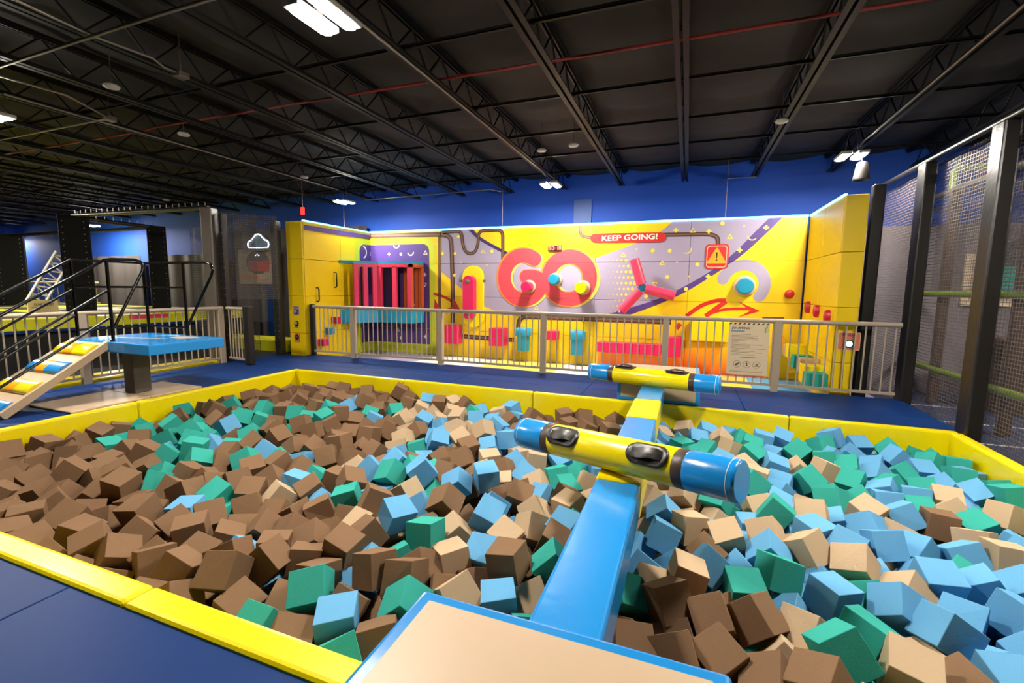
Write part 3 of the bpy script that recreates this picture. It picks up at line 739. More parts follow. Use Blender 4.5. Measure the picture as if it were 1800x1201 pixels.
p = ep(523, 594); plate(p.x, p.z, .17, .20, 'plate_salmon', 'salmon plate with a dark dial below the RESET button', border='print_orange', dome_m='brown_band', dz=.02, bottom='STOP' if False else None)
yr = 8.46-.045
p = aY(1492, 600, yr); plate(p.x, p.z, .29, .28, 'plate_salmon', 'FINISH plate with a glowing cyan button behind the railing', top='FINISH', dome_m='button_cyan', y=yr, border='print_cream', dz=-.04)

# ================================================================== things fixed to the obstacle wall
Ry = Matrix.Rotation(math.pi/2, 4, 'X')      # local +z points out of the wall (-y)
def knob(px, py, r, d, m, label, base='tan_vinyl'):
    # the photo shows the front of the knob, d in front of the wall
    p = aY(px, py, WY-d); t = empty('foam_bumper', (p.x, WY, p.z-r), label, 'knob'); M = Matrix.Translation((p.x, WY-.012, p.z))@Ry
    mb = MB(); mb.lathe([(r*1.28, 0), (r*1.28, .03), (r*1.2, .045), (r*.9, .045)], M, 32); obj('base_disc', mb, base, t)
    mb = MB(); mb.lathe([(r*.92, .04), (r*.96, d-.05), (r, d-.03), (r*.97, d-.008), (r*.86, d)], M, 32); obj('peg', mb, m, t)
knob(924, 504, .125, .30, 'pink_foam', 'pink round foam knob on the letter G')
knob(972, 491, .125, .26, 'cyan_foam', 'cyan round foam knob between the letters G and O')
knob(1020, 506, .135, .34, 'yellow_vinyl', 'yellow round foam knob on the letter O')
knob(1310, 503, .165, .16, 'cyan_foam', 'cyan round foam knob under the lavender arch')
p = aY(823, 490, WY-.2)
mb = MB()
# long yellow capsule pad with a pink roller
t = empty('capsule_pad', (aY(832, 520, WY).x, WY, .6), 'tall yellow capsule pad with a pink pivoting bar on the wall', 'capsule pad')
c0, c1 = wp(833, 487), wp(833, 556)
def capsule(a, b, r, n=12):
    return [(a[0]+r*math.cos(math.pi*k/n), a[1]+r*math.sin(math.pi*k/n)) for k in range(n+1)]+[(b[0]-r*math.cos(math.pi*k/n), b[1]-r*math.sin(math.pi*k/n)) for k in range(n+1)]
mb = MB(); mb.prism(capsule(c0, c1, .285), lambda u, v, d: (u, d, v), WY-.07, WY-.008); obj('yellow_pad', mb, 'yellow_vinyl', t, fix=True)
d0, d1 = aY(823, 495, WY-.24), aY(823, 551, WY-.24)
mb = MB(); mb.prism(capsule((d0.x, d0.z), (d1.x, d1.z), .145), lambda u, v, d: (u, d, v), WY-.26, WY-.06); obj('pink_bar', mb, 'pink_foam', t, fix=True)
for d in (d0, d1):
    mb = MB(); mb.lathe([(.05, 0), (.05, .02), (.03, .03)], Matrix.Translation((d.x, WY-.26, d.z))@Ry, 16); obj('bolt_cap', mb, 'grey_metal', t)
for px in (811, 852):
    p = wp(px, 494); mb = MB(); mb.lathe([(.03, 0), (.03, .06)], Matrix.Translation((p[0], WY-.01, p[1]))@Ry, 10); obj('side_bolt', mb, 'grey_metal', t)
# three-arm spinner
h = aY(1129, 506, WY-.34); t = empty('spinner', (h.x, WY, h.z-.3), 'three-armed pink spinner with a cyan hub on the mural', 'spinner')
mb = MB(); mb.lathe([(.05, .01), (.05, .34)], Matrix.Translation((h.x, WY-.005, h.z))@Ry, 14); obj('axle', mb, 'grey_metal', t)
mb = MB(); mb.lathe([(.09, .24), (.095, .36), (.08, .38)], Matrix.Translation((h.x, WY, h.z))@Ry, 6, smooth=False); obj('hub', mb, 'cyan_foam', t)
for px, py in ((1115, 456), (1186, 521), (1092, 546)):
    e = aY(px, py, WY-.34); d = Vector((e.x-h.x, 0, e.z-h.z)); d.normalize(); s = h+d*.07; mb = MB()
    mb.tube(s, e, .105, 18); obj('arm', mb, 'pink_light', t)
# LED clock
a, b = aY(963, 441, WY-.05), aY(987, 431, WY-.05); t = empty('clock_display', ((a.x+b.x)/2, WY, a.z), 'small red LED clock reading 50:18 above the letters', 'clock')
mb = MB(); mb.rbox((a.x, WY-.05, a.z), (b.x, WY-.01, b.z), .006); obj('case', mb, 'clock_black', t)
SEG = {'5': 'afgcd', '0': 'abcdef', '1': 'bc', '8': 'abcdefg'}
wdt, hgt = (b.x-a.x), (b.z-a.z)
def seven(ch, x, z, w, hh, mb):
    th = .013; q = {'a': ((0, 1), (1, 1)), 'b': ((1, 1), (1, .5)), 'c': ((1, .5), (1, 0)), 'd': ((0, 0), (1, 0)), 'e': ((0, .5), (0, 0)), 'f': ((0, 1), (0, .5)), 'g': ((0, .5), (1, .5))}
    for s in SEG[ch]:
        (u0, v0), (u1, v1) = q[s]; X0, X1 = sorted((x+u0*w, x+u1*w)); Z0, Z1 = sorted((z+v0*hh, z+v1*hh))
        mb.box((X0-th/2, WY-.054, Z0-th/2), (X1+th/2, WY-.05, Z1+th/2))
for k, ch in enumerate('5018'):
    mb = MB(); seven(ch, a.x+wdt*(.08+.23*k+(.06 if k > 1 else 0)), a.z+hgt*.2, wdt*.13, hgt*.58, mb); obj('digit', mb, 'clock_digit', t)
for v in (.38, .62):
    mb = MB(); mb.box((a.x+wdt*.515, WY-.054, a.z+hgt*v-.006), (a.x+wdt*.53, WY-.05, a.z+hgt*v+.006)); obj('colon_dot', mb, 'clock_digit', t)
# pink, cyan and yellow blocks along the course
def wall_block(px0, py0, px1, py1, d, m, label):
    a, b = aY(px0, py1, WY-d), aY(px1, py0, WY-d); mb = MB(); mb.rbox((a.x, WY-d, a.z), (b.x, WY-.008, b.z), .012)
    obj('wall_block', mb, m, label=label, cat='block')
wall_block(781, 572, 803, 604, .30, 'pink_foam', 'pink foam block on the wall under the brown printed pipe')
wall_block(859, 578, 885, 608, .34, 'pink_foam', 'pink foam block on the wall beside the first cyan bucket step')
wall_block(960, 583, 978, 598, .30, 'pink_foam', 'small pink foam block between the two cyan bucket steps')
t = empty('pink_ledge', (0, WY, .3), 'long pink ledge of foam blocks joined in a row on the wall', 'ledge')
e0, e1 = aY(1049, 612, WY-.3), aY(1163, 617, WY-.3); zt1 = aY(1105, 604, WY-.3).z; zb1 = aY(1105, 622, WY-.3).z
for k in range(9):
    x0 = e0.x+(e1.x-e0.x)*k/9; x1 = e0.x+(e1.x-e0.x)*(k+1)/9; mb = MB(); mb.rbox((x0+.002, WY-.3, zb1), (x1-.002, WY-.008, zt1), .01, seg=1); obj('ledge_block', mb, 'pink_foam', t)
wall_block(1174, 594, 1198, 627, .30, 'pink_foam', 'tall pink foam block at the end of the pink ledge')
wall_block(1214, 566, 1284, 599, .40, 'yellow_vinyl', 'wide yellow ledge block behind the jousting sign')
for px, py, lb in ((919.5, 592, 'cyan bucket-shaped step beside a pink block'), (1015, 598, 'cyan bucket-shaped step beside the long pink ledge')):
    p = aY(px, py, WY-.22); t = empty('bucket_step', (p.x, WY-.2, p.z-.35), lb, 'step')
    M = Matrix.Translation((p.x, WY-.205, 0))
    mb = MB(); mb.lathe([(.15, p.z-.34), (.155, p.z-.32), (.155, p.z+.02)], M, 24); obj('cup', mb, 'cyan_foam', t)
    mb = MB(); mb.lathe([(.185, p.z+.02), (.19, p.z+.03), (.19, p.z+.20), (.18, p.z+.21)], M, 24); obj('rim', mb, 'cyan_foam', t)
    mb = MB(); mb.box((p.x-.06, WY-.12, p.z-.15), (p.x+.06, WY-.008, p.z+.05)); obj('wall_mount', mb, 'grey_metal', t)
# holds near the finish
def hold(pt, r, lz, ax, label, group=None):
    mb = MB(); M = Matrix.Translation(pt)@ax
    mb.lathe([(r, 0), (r, .05), (r*.8, .075), (r*.3, .085)], M@Matrix.Diagonal((1, lz, 1, 1)), 18); obj('climbing_hold', mb, 'hold_red', label=label, cat='hold', group=group)
p = aY(1388, 517, WY-.05); hold((p.x, WY-.01, p.z), .085, 1, Ry, 'round red hold beside the yellow wall corner')
RX = WX1+.03
for px, py in ((1419, 540), (1434, 547), (1453, 557)):
    p = aX(px, py, RX-.04); hold((RX, p.y, p.z), .065, 1.7, Matrix.Rotation(-math.pi/2, 4, 'Y')@Matrix.Rotation(math.pi/2, 4, 'Z'), 'oblong red hold in a row of three on the yellow end wall', 'red oblong holds')
for px, py, s, m, lb in ((1372, 604, .11, 'foam_tan', 'tan stepping cube at the back of the finish corner'), (1398, 617, .13, 'yellow_vinyl', 'small yellow stepping cube beside the tan one'),
                         (1409, 636, .12, 'foam_teal', 'teal stepping cube in the finish corner'), (1420, 642, .12, 'foam_tan', 'tan stepping cube low on the end wall'),
                         (1426, 657, .15, 'yellow_vinyl', 'large yellow stepping cube low on the end wall'), (1432, 669, .13, 'foam_teal', 'teal stepping cube behind the railing on the end wall')):
    p = aX(px, py, RX-.15); p.y = min(p.y, WY-.16); mb = MB(); mb.rbox((RX-.30, p.y-s, p.z-s), (RX-.002, p.y+s, p.z+s), .012); obj('step_cube', mb, m, label=lb, cat='block')
mb = MB(); a, b = wp(1367, 616), wp(1376, 590); mb.rbox((a[0], WY-.06, a[1]), (b[0]+.02, WY-.008, b[1]), .01); obj('wall_block', mb, 'ochre_vinyl', label='flat ochre block on the wall near the finish corner', cat='block')
# barred pink cage in the corner
zt2, zb2 = 2.24, 1.0
pA, pB, pC, pD, pE = Vector((WX0+.02, 9.31, 0)), Vector((-7.85, 9.48, 0)), Vector((-7.52, 9.98, 0)), Vector((-6.50, 9.98, 0)), Vector((-6.50, WY-.02, 0))
cage = empty('barred_cage', ((pB.x+pD.x)/2, pC.y, zb2-.33), 'pink barred bay cage with cyan top and base in the wall corner', 'cage')
foot = [pA, pB, pC, pD, pE]
def band(name, z0, z1, o, m):
    poly = [(q.x, q.y) for q in foot]+[(WX0+.02, WY-.02)]
    mb = MB(); mb.prism(poly, lambda u, v, d: (u, v, d), z0, z1); obj(name, mb, m, cage, fix=True)
band('cyan_top', zt2-.07, zt2, 0, 'cyan_foam'); band('cyan_base', zb2-.33, zb2, 0, 'cyan_foam')
def bar(p, z0, z1, d, w, dp, m, name='bar'):
    s = Vector((-d.y, d.x, 0)); mb = MB(); V = []
    for z in (z0, z1):
        for a_, b_ in ((-1, 0), (1, 0), (1, 1), (-1, 1)): V.append(Vector((p.x, p.y, z))+d*a_*w/2+s*b_*dp)
    mb.add(V, [(3, 2, 1, 0), (4, 5, 6, 7), (0, 1, 5, 4), (1, 2, 6, 5), (2, 3, 7, 6), (3, 0, 4, 7)]); obj(name, mb, m, cage, fix=True)
def face(P, Q, n, m):
    d = (Q-P); L = d.length; d.normalize()
    for k in range(n): bar(P+d*(.06+(L-.12)*k/(n-1)), zb2, zt2-.13, d, .115, .09, m)
    for z0, z1 in ((zt2-.15, zt2-.07), (zb2, zb2+.06)): bar(P+d*L/2, z0, z1, d, L, .085, m, 'rail')
face(pB, pC, 3, 'pink_foam'); face(pC, pD, 3, 'pink_light'); face(pD, pE, 2, 'frame_shaded')
for k in range(3): bar(Vector((pC.x+.2+.33*k, WY-.14, 0)), zb2, zt2-.07, Vector((1, 0, 0)), .1, .08, 'frame_shaded', 'rear_bar')

# white and coloured print on the course floor
for k, (x0, x1, m) in enumerate(((-6.0, -4.3, 'print_white'), (-4.3, -2.6, 'mural_pale_yellow'), (-2.6, -.6, 'print_white'), (-.6, .5, 'mural_orange'), (.5, 1.2, 'mural_pale_yellow'), (1.2, 2.1, 'foam_blue'))):
    mb = MB(); mb.box((x0, 8.6+.1*(k % 2), FZ), (x1, 10.45, FZ+.004)); obj('floor_print', mb, m, climb_floor)

# ================================================================== jousting sign on the railing
sy = FY-.055
a, b = aY(1276, 657, sy), aY(1354, 569, sy); sw, sh = b.x-a.x, b.z-a.z
js = empty('rules_sign', ((a.x+b.x)/2, sy, a.z), 'cream JOUSTING rules sign hung on the long beige railing', 'sign')
S = lambda u, v, l=1: (a.x+u*sw, sy-.006-.0008*l, a.z+v*sh)
mb = MB(); mb.box((a.x, sy-.006, a.z), (b.x, sy, b.z)); obj('board', mb, 'print_cream', js)
mb = MB(); add_text(mb, 'JOUSTING', lambda u, v: S(.07+u*.46, .865+v*.052), bold=.03); obj('title_lettering', mb, 'print_black', js)
mb = MB(); mb.flat(rrect(.06, .40, .825, .853, .012), lambda u, v: S(u, v)); obj('title_pill', mb, 'print_dust_blue', js)
mb = MB()
for k in range(9):
    u = k*.113; mb.flat([(u, .965), (u+.05, .965), (u+.085, .995), (u+.035, .995)], lambda u_, v: S(min(u_, 1), v))
obj('hazard_stripe', mb, 'print_black', js)
mb = MB(); r0 = random.Random(3)
for k in range(17):
    v = .775-k*.0245; w = r0.uniform(.35, .86) if k not in (6, 12, 15) else .2; mb.flat([(.08, v), (.08+w, v), (.08+w, v+.007), (.08, v+.007)], lambda u_, v_: S(u_, v_))
mb.flat([(.32, .335), (.72, .335), (.72, .347), (.32, .347)], lambda u, v: S(u, v)); mb.flat([(.08, .06), (.9, .06), (.9, .068), (.08, .068)], lambda u, v: S(u, v))
obj('small_print', mb, 'print_text', js)
asp = sw/sh
for k, cx_ in enumerate((.26, .50, .74)):
    mb = MB(); o_ = arc((0, 0), .095, 0, 360, 28)[:-1]; i_ = arc((0, 0), .087, 0, 360, 28)[:-1]; n = len(o_)
    mb.add([S(cx_+u, .205+v*asp) for u, v in o_+i_], [(q, (q+1) % n, n+(q+1) % n, n+q) for q in range(n)]); ic = obj('pictogram_ring', mb, 'print_black', js)
    mb = MB()
    def fig(pts, w):
        for P in stroke_polys(pts, w): mb.flat(P, lambda u, v: S(cx_+u, .205+v*asp))
    if k == 0: fig([(-.045, -.02), (.0, .01), (.045, .03)], .03); fig([(-.03, -.03), (.01, -.03)], .02)
    elif k == 1:
        fig([(-.01, -.05), (0, -.01), (-.005, .03)], .022); fig([(-.005, .045), (-.004, .047)], .024); fig([(-.03, .02), (.05, .03)], .012); fig([(0, -.01), (.03, -.04)], .014)
    else: fig([(-.05, -.03), (.05, -.03)], .022); fig([(-.02, -.02), (.01, .03)], .02); fig([(.02, .03), (.03, -.01)], .016)
    obj('pictogram', mb, 'print_black', ic)
mb = MB()
for P in stroke_polys(arc((.99, .87), .10, 120, 215, 12), .03): mb.flat(P, lambda u, v: S(min(u, 1), .87+(v-.87)*asp, 2))
obj('corner_emblem', mb, 'print_dust_blue', js)
mb = MB(); mb.flat(arc((.95, .87), .045, 0, 360, 14)[:-1], lambda u, v: S(u, .87+(v-.87)*asp, 2)); obj('corner_dot', mb, 'mural_lime', js)

# ================================================================== jump tower: ramp, rails, platform
RX0, RX1 = -8.27, -7.42
tower = empty('jump_tower', (-7.45, 4.4, 0), 'raised blue jump platform with tan bolster ramp and black tubular handrails', 'jump tower')
mb = MB(); mb.rbox((-8.30, 3.90, .655), (-6.58, 4.97, .80), .015, seg=3); slab = obj('padded_top', mb, 'blue_vinyl', tower)
for P in ([(-7.25, 4.60), (-6.95, 4.55), (-6.80, 4.78), (-7.05, 4.86), (-7.3, 4.74)], [(-7.85, 4.25), (-7.2, 4.45), (-7.15, 4.52), (-7.9, 4.33)], [(-7.7, 4.66), (-7.5, 4.88), (-7.44, 4.88), (-7.62, 4.64)]):
    mb = MB(); mb.prism(P, lambda u, v, d: (u, v, d), .8, .802); obj('worn_patch', mb, 'tan_vinyl', slab, fix=True)
mb = MB(); mb.rbox((-7.56, 4.13, .03), (-7.33, 4.36, .657), .015); obj('grey_post', mb, 'grey_vinyl', tower)
mb = MB(); mb.rbox((-8.1, 4.5, .03), (-7.95, 4.65, .657), .012); obj('rear_post', mb, 'grey_vinyl', tower)
for x0, x1, y0, y1, lb in ((-7.90, PX0-.11, 3.22, 4.12, 'tan vinyl floor mat under the ramp side of the jump platform'), (-7.90, PX0-.11, 4.125, 4.86, 'tan vinyl floor mat behind the grey platform post')):
    mb = MB(); mb.rbox((x0, y0, 0), (x1, y1, .03), .008, seg=1); obj('floor_mat', mb, 'tan_vinyl', label=lb, cat='mat')
# ramp
ry0, ry1, rz0, rz1 = 2.70, 3.93, .0, .80
ramp = tower                                      # ramp and rails are bolted to the platform: one thing
def on_ramp(x, s, up=0.):   # s = 0 bottom .. 1 top
    dy, dz = ry1-ry0, rz1-rz0; l = math.hypot(dy, dz); return Vector((x, ry0+dy*s-dz/l*up, rz0+dz*s+dy/l*up))
def ramp_board(x0, x1, t0, t1, s0, s1, m, name, par=None):
    V = [on_ramp(x, s, t) for t in (t0, t1) for s in (s0, s1) for x in (x0, x1)]
    mb = MB(); mb.add(V, [(0, 1, 3, 2), (4, 6, 7, 5), (0, 2, 6, 4), (1, 5, 7, 3), (0, 4, 5, 1), (2, 3, 7, 6)]); return obj(name, mb, m, par or ramp, fix=True)
S0 = -.6
def on_ramp_ext(x, s, up=0.): return on_ramp(x, s, up)
ramp_board(RX0+.07, RX1-.07, -.06, 0, .06, 1., 'tan_vinyl', 'sloping_deck')
ramp_board(RX0, RX0+.07, -.07, .02, .06, 1., 'tan_vinyl', 'side_rail'); ramp_board(RX1-.07, RX1, -.07, .02, .06, 1., 'tan_vinyl', 'side_rail')
def bolster(s, cols, name='bolster_rung'):
    w = RX1-RX0-.12; x0 = RX0+.06; par = None
    for k in range(3):
        a_, b_ = x0+w*(0, .30, .58)[k], x0+w*(.30, .58, 1.)[k]
        mb = MB(); n = 10; prof = []
        for q in range(n+1):
            an = math.pi*q/n; prof.append((s+.075*math.cos(an), .055*math.sin(an)**.8))
        V = [on_ramp(a_, u, t) for u, t in prof]+[on_ramp(b_, u, t) for u, t in prof]; m = n+1
        mb.add(V, [(i, i+1, m+i+1, m+i) for i in range(n)], 0, True); mb.add(V[:m], [list(range(m))]); mb.add(V[m:], [list(range(m))[::-1]]); mb.add([V[0], V[m-1], V[2*m-1], V[m]], [(0, 1, 2, 3)])
        o = obj(name if par is None else 'bolster_band', mb, cols[k], ramp if par is None else par, fix=True)
        if par is None: par = o
bolster(.86, ('yellow_vinyl', 'ochre_vinyl', 'yellow_vinyl')); bolster(.61, ('blue_vinyl', 'ochre_vinyl', 'blue_vinyl')); bolster(.36, ('yellow_vinyl', 'ochre_vinyl', 'yellow_vinyl')); bolster(.12, ('blue_vinyl', 'ochre_vinyl', 'blue_vinyl'))
# handrails
H = 1.13; dz_ = (rz1-rz0)/(ry1-ry0)
def hand(name, pts, r=.020, par=None):
    mb = MB(); mb.path(pts, r, 8); return obj(name, mb, 'steel_black', par or rails)
rails = tower
def sl_pts(x, off): return [(x, 3.98, .8+off), (x, 2.55, .8+off-dz_*1.43)]
for x in (RX0+.02, RX1-.02):
    hand('rail_post', [(x, 3.98, .80), (x, 3.98, .8+H)], .022)
    for off in (H*.63, H*.30, .03): hand('sloping_rail', sl_pts(x, off), .017)
hand('sloping_top_rail', sl_pts(RX0+.02, H), .020)
xr_ = RX1-.02
hand('sloping_top_rail', [(xr_, 2.55, .8+H-dz_*1.43), (xr_, 3.96, .8+H-.015), (xr_, 4.04, .8+H), (xr_, 4.32, .8+H+.01), (xr_, 4.40, .8+H-.01), (xr_, 4.43, .8+H-.07), (xr_, 4.42, .8+H-.14), (xr_, 4.0, .98)], .020)
yb_ = 4.93
hand('rail_post', [(RX0+.02, yb_, .8), (RX0+.02, yb_, .8+H)], .022); hand('rail_post', [(-7.33, yb_, .8), (-7.33, yb_, .8+H)], .022)
for off in (H, H*.66, .12):
    hand('side_rail', [(RX0+.02, 3.98, .8+off), (RX0+.02, yb_, .8+off)], .017)
    if off < H: hand('rear_rail', [(RX0+.02, yb_, .8+off), (-7.33, yb_, .8+off)], .017)
hand('rear_top_rail', [(RX0+.02, yb_, .8+H), (-6.80, yb_, .8+H), (-6.71, yb_, .8+H-.03), (-6.68, yb_, .8+H-.12), (-6.72, yb_, .8+H-.2), (-7.31, yb_, .95)], .020)

# ================================================================== netted hall on the ramp side
padded_post(-8.79, 8.02, .17, .16, 0, 3.04, 'tall black padded post beside the yellow end wall', bolts=True)
colA, colB, colC, colD = (-9.25, 6.82), (-13.6, 8.50), (-13.5, 6.64), (-20.9, 8.5)
padded_post(*colA, .24, .22, FZ, 3.16, 'tall grey padded column at the corner of the netted enclosure', m='grey_vinyl', rot=.3, bolts=False)
padded_post(colA[0]+.22, colA[1]+.12, .12, .12, FZ, 3.05, 'tall thin black padded column against the grey padded column', bolts=True)
padded_post(*colC, .52, .3, .845, 3.15, 'thick black column with studs behind the handrail', m='column_black', rot=1.0, bolts=True)
padded_post(*colB, .42, .3, .845, 3.15, 'black studded column in front of the grey curtains', m='column_black', rot=1.0, bolts=True)
padded_post(*colD, .7, .4, .845, 3.15, 'black studded column beside the bright blue wall', m='column_black', rot=1.1, bolts=True)
def beam_between(p, q, z, label, ties=True):
    p = Vector((*p, z)); q = Vector((*q, z)); d = q-p; L = d.length; d.normalize()
    t = empty('net_beam', (p+q)/2-Vector((0, 0, .05)), label, 'beam'); mb = MB(); mb.tube(p, q, .05, 8); obj('pipe', mb, 'black_vinyl', t)
    if ties:
        fb = None; n = int(L/.18)
        for k in range(n):
            c = p+d*(k+.5)*L/n
            if fb is None:
                mb = MB(); mb.box((c.x-.006, c.y-.006, c.z-.02), (c.x+.006, c.y+.006, c.z+.12)); fb = obj('cable_tie', mb, 'grey_metal', t); fo = WO[fb.name].copy(); fc = c
            else: dup(fb, fo+(c-fc), t)
beam_between(colA, colC, 3.16, 'black pipe with upright cable ties from grey column to thick column')
beam_between(colC, colB, 3.12, 'black pipe linking the two black studded columns'); beam_between(colB, colD, 3.12, 'long black pipe running off to the far studded column', False)
def net(p, q, z0, z1, m, label, name='netting'):
    mb = MB(); n = 24; V = []; p = Vector((*p, 0)); q = Vector((*q, 0)); s = Vector((-(q-p).y, (q-p).x, 0)).normalized()
    for k in range(n+1):
        c = p+(q-p)*k/n+s*.02*math.sin(k*1.9)
        V += [c+Vector((0, 0, z0)), c+Vector((0, 0, z1))]
    mb.add(V, [(2*k, 2*k+2, 2*k+3, 2*k+1) for k in range(n)], 0, True); return obj(name, mb, m, label=label, cat='netting')
net(colA, (-8.5, 7.8), 1.3, 3.1, 'net_left', 'dark netting panel between the grey column and the yellow end wall')
net((-12.5, 8.65), (-9.3, 7.9), 0, 3.08, 'net_left', 'dark netting panel hung behind the short railing stub')
# grey curtains against the back wall
def curtain(x0, x1, z0, z1, y, label):
    mb = MB(); n = int((x1-x0)/.07); V = []
    for k in range(n+1):
        x = x0+(x1-x0)*k/n; yy = y+.05*math.sin(k*.55)+.03*math.sin(k*.21); V += [(x, yy, z0), (x+.03*math.sin(k*.3), yy, z1)]
    mb.add(V, [(2*k, 2*k+2, 2*k+3, 2*k+1) for k in range(n)], 0, True)
    mb.add([(v[0], v[1]+.012, v[2]) for v in V], [(2*k+1, 2*k+3, 2*k+2, 2*k) for k in range(n)], 0, True)
    obj('curtain', mb, 'curtain', label=label, cat='curtain')
curtain(-22.5, -18.6, FZ, 2.62, 11.1, 'grey curtain hung between the thick column and the handrail post'); curtain(-18.4, -14.3, FZ, 2.62, 11.15, 'grey curtain hung behind the black studded column')
curtain(-14.1, -8.7, FZ, 3.35, 11.2, 'dark grey curtain behind the cloud sign')
# framed board with a neon cloud
by = 11.0; a, b = aY(421, 499, by), aY(487, 437, by)
bd = empty('picture_board', ((a.x+b.x)/2, by, a.z), 'tan picture board with a red panel under a glowing cloud sign', 'board')
mb = MB(); mb.rbox((a.x, by, a.z), (b.x, by+.05, b.z), .01); obj('board', mb, 'board_tan', bd)
mb = MB(); mb.box(((a.x+b.x)/2-.2, by+.04, a.z+.2), ((a.x+b.x)/2+.2, YB, a.z+.4)); obj('wall_bracket', mb, 'grey_metal', bd)
B_ = lambda u, v, l=1: (a.x+(b.x-a.x)*u, by-.002*l, a.z+(b.z-a.z)*v)
mb = MB(); mb.flat([(.5+.30*math.cos(t), .62+.34*math.sin(t)) for t in [2*math.pi*k/24 for k in range(24)]], lambda u, v: B_(u, v, 1)); obj('dark_oval', mb, 'brown_band', bd)
mb = MB(); mb.flat([(.28, .38), (.78, .36), (.80, .68), (.26, .66)], lambda u, v: B_(u, v, 2)); obj('red_panel', mb, 'print_red', bd)
mb = MB(); mb.flat([(.06, .2), (.5, .14), (.52, .22), (.08, .26)], lambda u, v: B_(u, v, 2)); obj('orange_bar', mb, 'print_orange', bd)
for k, (u, v) in enumerate(((.46, .82), (.5, .84), (.54, .82))):
    mb = MB(); mb.flat([(u+.014*math.cos(t), v+.02*math.sin(t)) for t in [2*math.pi*q/10 for q in range(10)]], lambda u_, v_: B_(u_, v_, 3)); obj('bright_dot', mb, 'neon_white', bd)
cl = aY(455, 436, by-.1); cs = (b.x-a.x)*.52
ct = empty('cloud_sign', (cl.x, by-.1, cl.z-.05), 'cloud-shaped sign outlined in white neon above the picture board', 'sign')
out = arc((.36*cs, .12*cs), .14*cs, -60, 95, 8)+arc((.0, .24*cs), .24*cs, 35, 145, 10)+arc((-.36*cs, .12*cs), .14*cs, 85, 240, 8)
mb = MB(); mb.prism([(cl.x+u, cl.z+v) for u, v in out], lambda u, v, d: (u, d, v), by-.1, by-.0001); obj('cloud_panel', mb, 'print_dust_blue', ct, fix=True)
mb = MB(); mb.path([(cl.x+u, by-.12, cl.z+v) for u, v in out+out[:1]], .022, 6); obj('neon_tube', mb, 'neon_white', ct)
mb = MB(); mb.rbox((cl.x-.5*cs, by-.16, cl.z-.09), (cl.x+.5*cs, by-.01, cl.z-.01), .01); obj('shelf', mb, 'conduit', ct)
# tall blue-and-red painted panel edge by the black post
p, q = aY(473, 592, 10.9), aY(489, 500, 10.9)
mb = MB(); mb.rbox((p.x, 10.9, p.z), (q.x, 10.95, q.z), .01); obj('painted_panel', mb, 'deck_blue', label='narrow dark blue painted panel beside the tall black post', cat='panel')
# lime pads of the trampoline court
ct_ = empty('trampoline_court', (-16, 6, FZ), 'raised trampoline court with lime pads and pink squares behind the railing', 'trampoline court')
CX = -12.75
mb = MB(); mb.box((-22, -4, FZ), (CX-.1, 10.6, .55)); obj('dark_base', mb, 'under_dark', ct_)
for k in range(8):
    y0 = -3.6+k*1.75; 
    for j in range(4):
        x0 = CX-2.2*(j+1)
        mb = MB(); mb.rbox((x0+.004, y0+.004, .60), (x0+2.2-.004, y0+1.746, .84), .02); pd = obj('lime_pad', mb, 'lime_pad', ct_)
        if j == 0 and k in (4, 6):
            mb = MB(); mb.rbox((CX-.01, y0+.3, .73), (CX+.006, y0+1.2, .835), .004, seg=1); obj('pink_square', mb, 'pink_light', pd)
        if j:
            mb = MB(); mb.box((x0+.35, y0+.3, .84), (x0+1.9, y0+1.4, .844)); obj('jump_bed', mb, 'under_dark', pd)
mb = MB(); mb.rbox((CX-.3, -3.6, .54), (CX-.02, 10.4, .60), .01); obj('blue_trim', mb, 'deck_blue', ct_)
for k in range(5):
    y0 = -3.0+k*2.0
    mb = MB(); mb.rbox((-9.75, y0, FZ), (-9.12, y0+1.99, .02), .02); obj('lime_floor_pad', mb, 'yellow_vinyl', label='yellow floor pad on the court side of the ramp railing', cat='pad', group='yellow floor pads beyond the ramp railing')
for k in range(3):
    mb = MB(); mb.rbox((-12.6+.9*k, 9.2, FZ), (-11.73+.9*k, 9.9, .14), .02); obj('lime_step_pad', mb, 'lime_pad', label='lime pad on the floor below the picture board', cat='pad', group='lime pads below the picture board')
# far railing in front of the blue wall, sign and leaning lattice
t = railing((-23.2, 7.2, .845), (-19.6, 10.2, .845), [.3, 2.4, 4.4], 'far beige railing in front of the bright blue wall', 26, zt=.80, zb=.06)
sp = aX(76, 540, -14.6); 
mb = MB(); u = Vector((.45, .89, 0)); c = Vector((-14.4, sp.y, 0))
a_, b_ = aX(50, 550, -14.4), aX(101, 527, -14.4)
sg = empty('court_sign', ((a_.x+b_.x)/2, (a_.y+b_.y)/2, .84), 'cream DUNK COURT sign standing on the lime pads', 'sign')
mb = MB(); mb.box((-14.43, a_.y, .845), (-14.39, b_.y, b_.z)); obj('board', mb, 'print_cream', sg)
mb = MB(); add_text(mb, 'DUNK COURT', lambda u, v: (-14.387, a_.y+(b_.y-a_.y)*(.2+.65*u), .845+(b_.z-.845)*(.58+.2*v)), bold=.02); obj('lettering', mb, 'print_black', sg)
mb = MB(); mb.box((-14.389, a_.y+.1*(b_.y-a_.y), .845+.45*(b_.z-.845)), (-14.388, a_.y+.45*(b_.y-a_.y), .845+.52*(b_.z-.845))); obj('small_print', mb, 'print_dust_blue', sg)
l0, l1 = aX(54, 528, -17.), aX(112, 448, -17.); l0.z = .84+.03
lt = empty('lattice_ramp', l0, 'white lattice truss leaning up in front of the blue wall', 'truss')
d = (l1-l0).normalized(); n_ = Vector((1, 0, 0)); s_ = n_.cross(d).normalized()
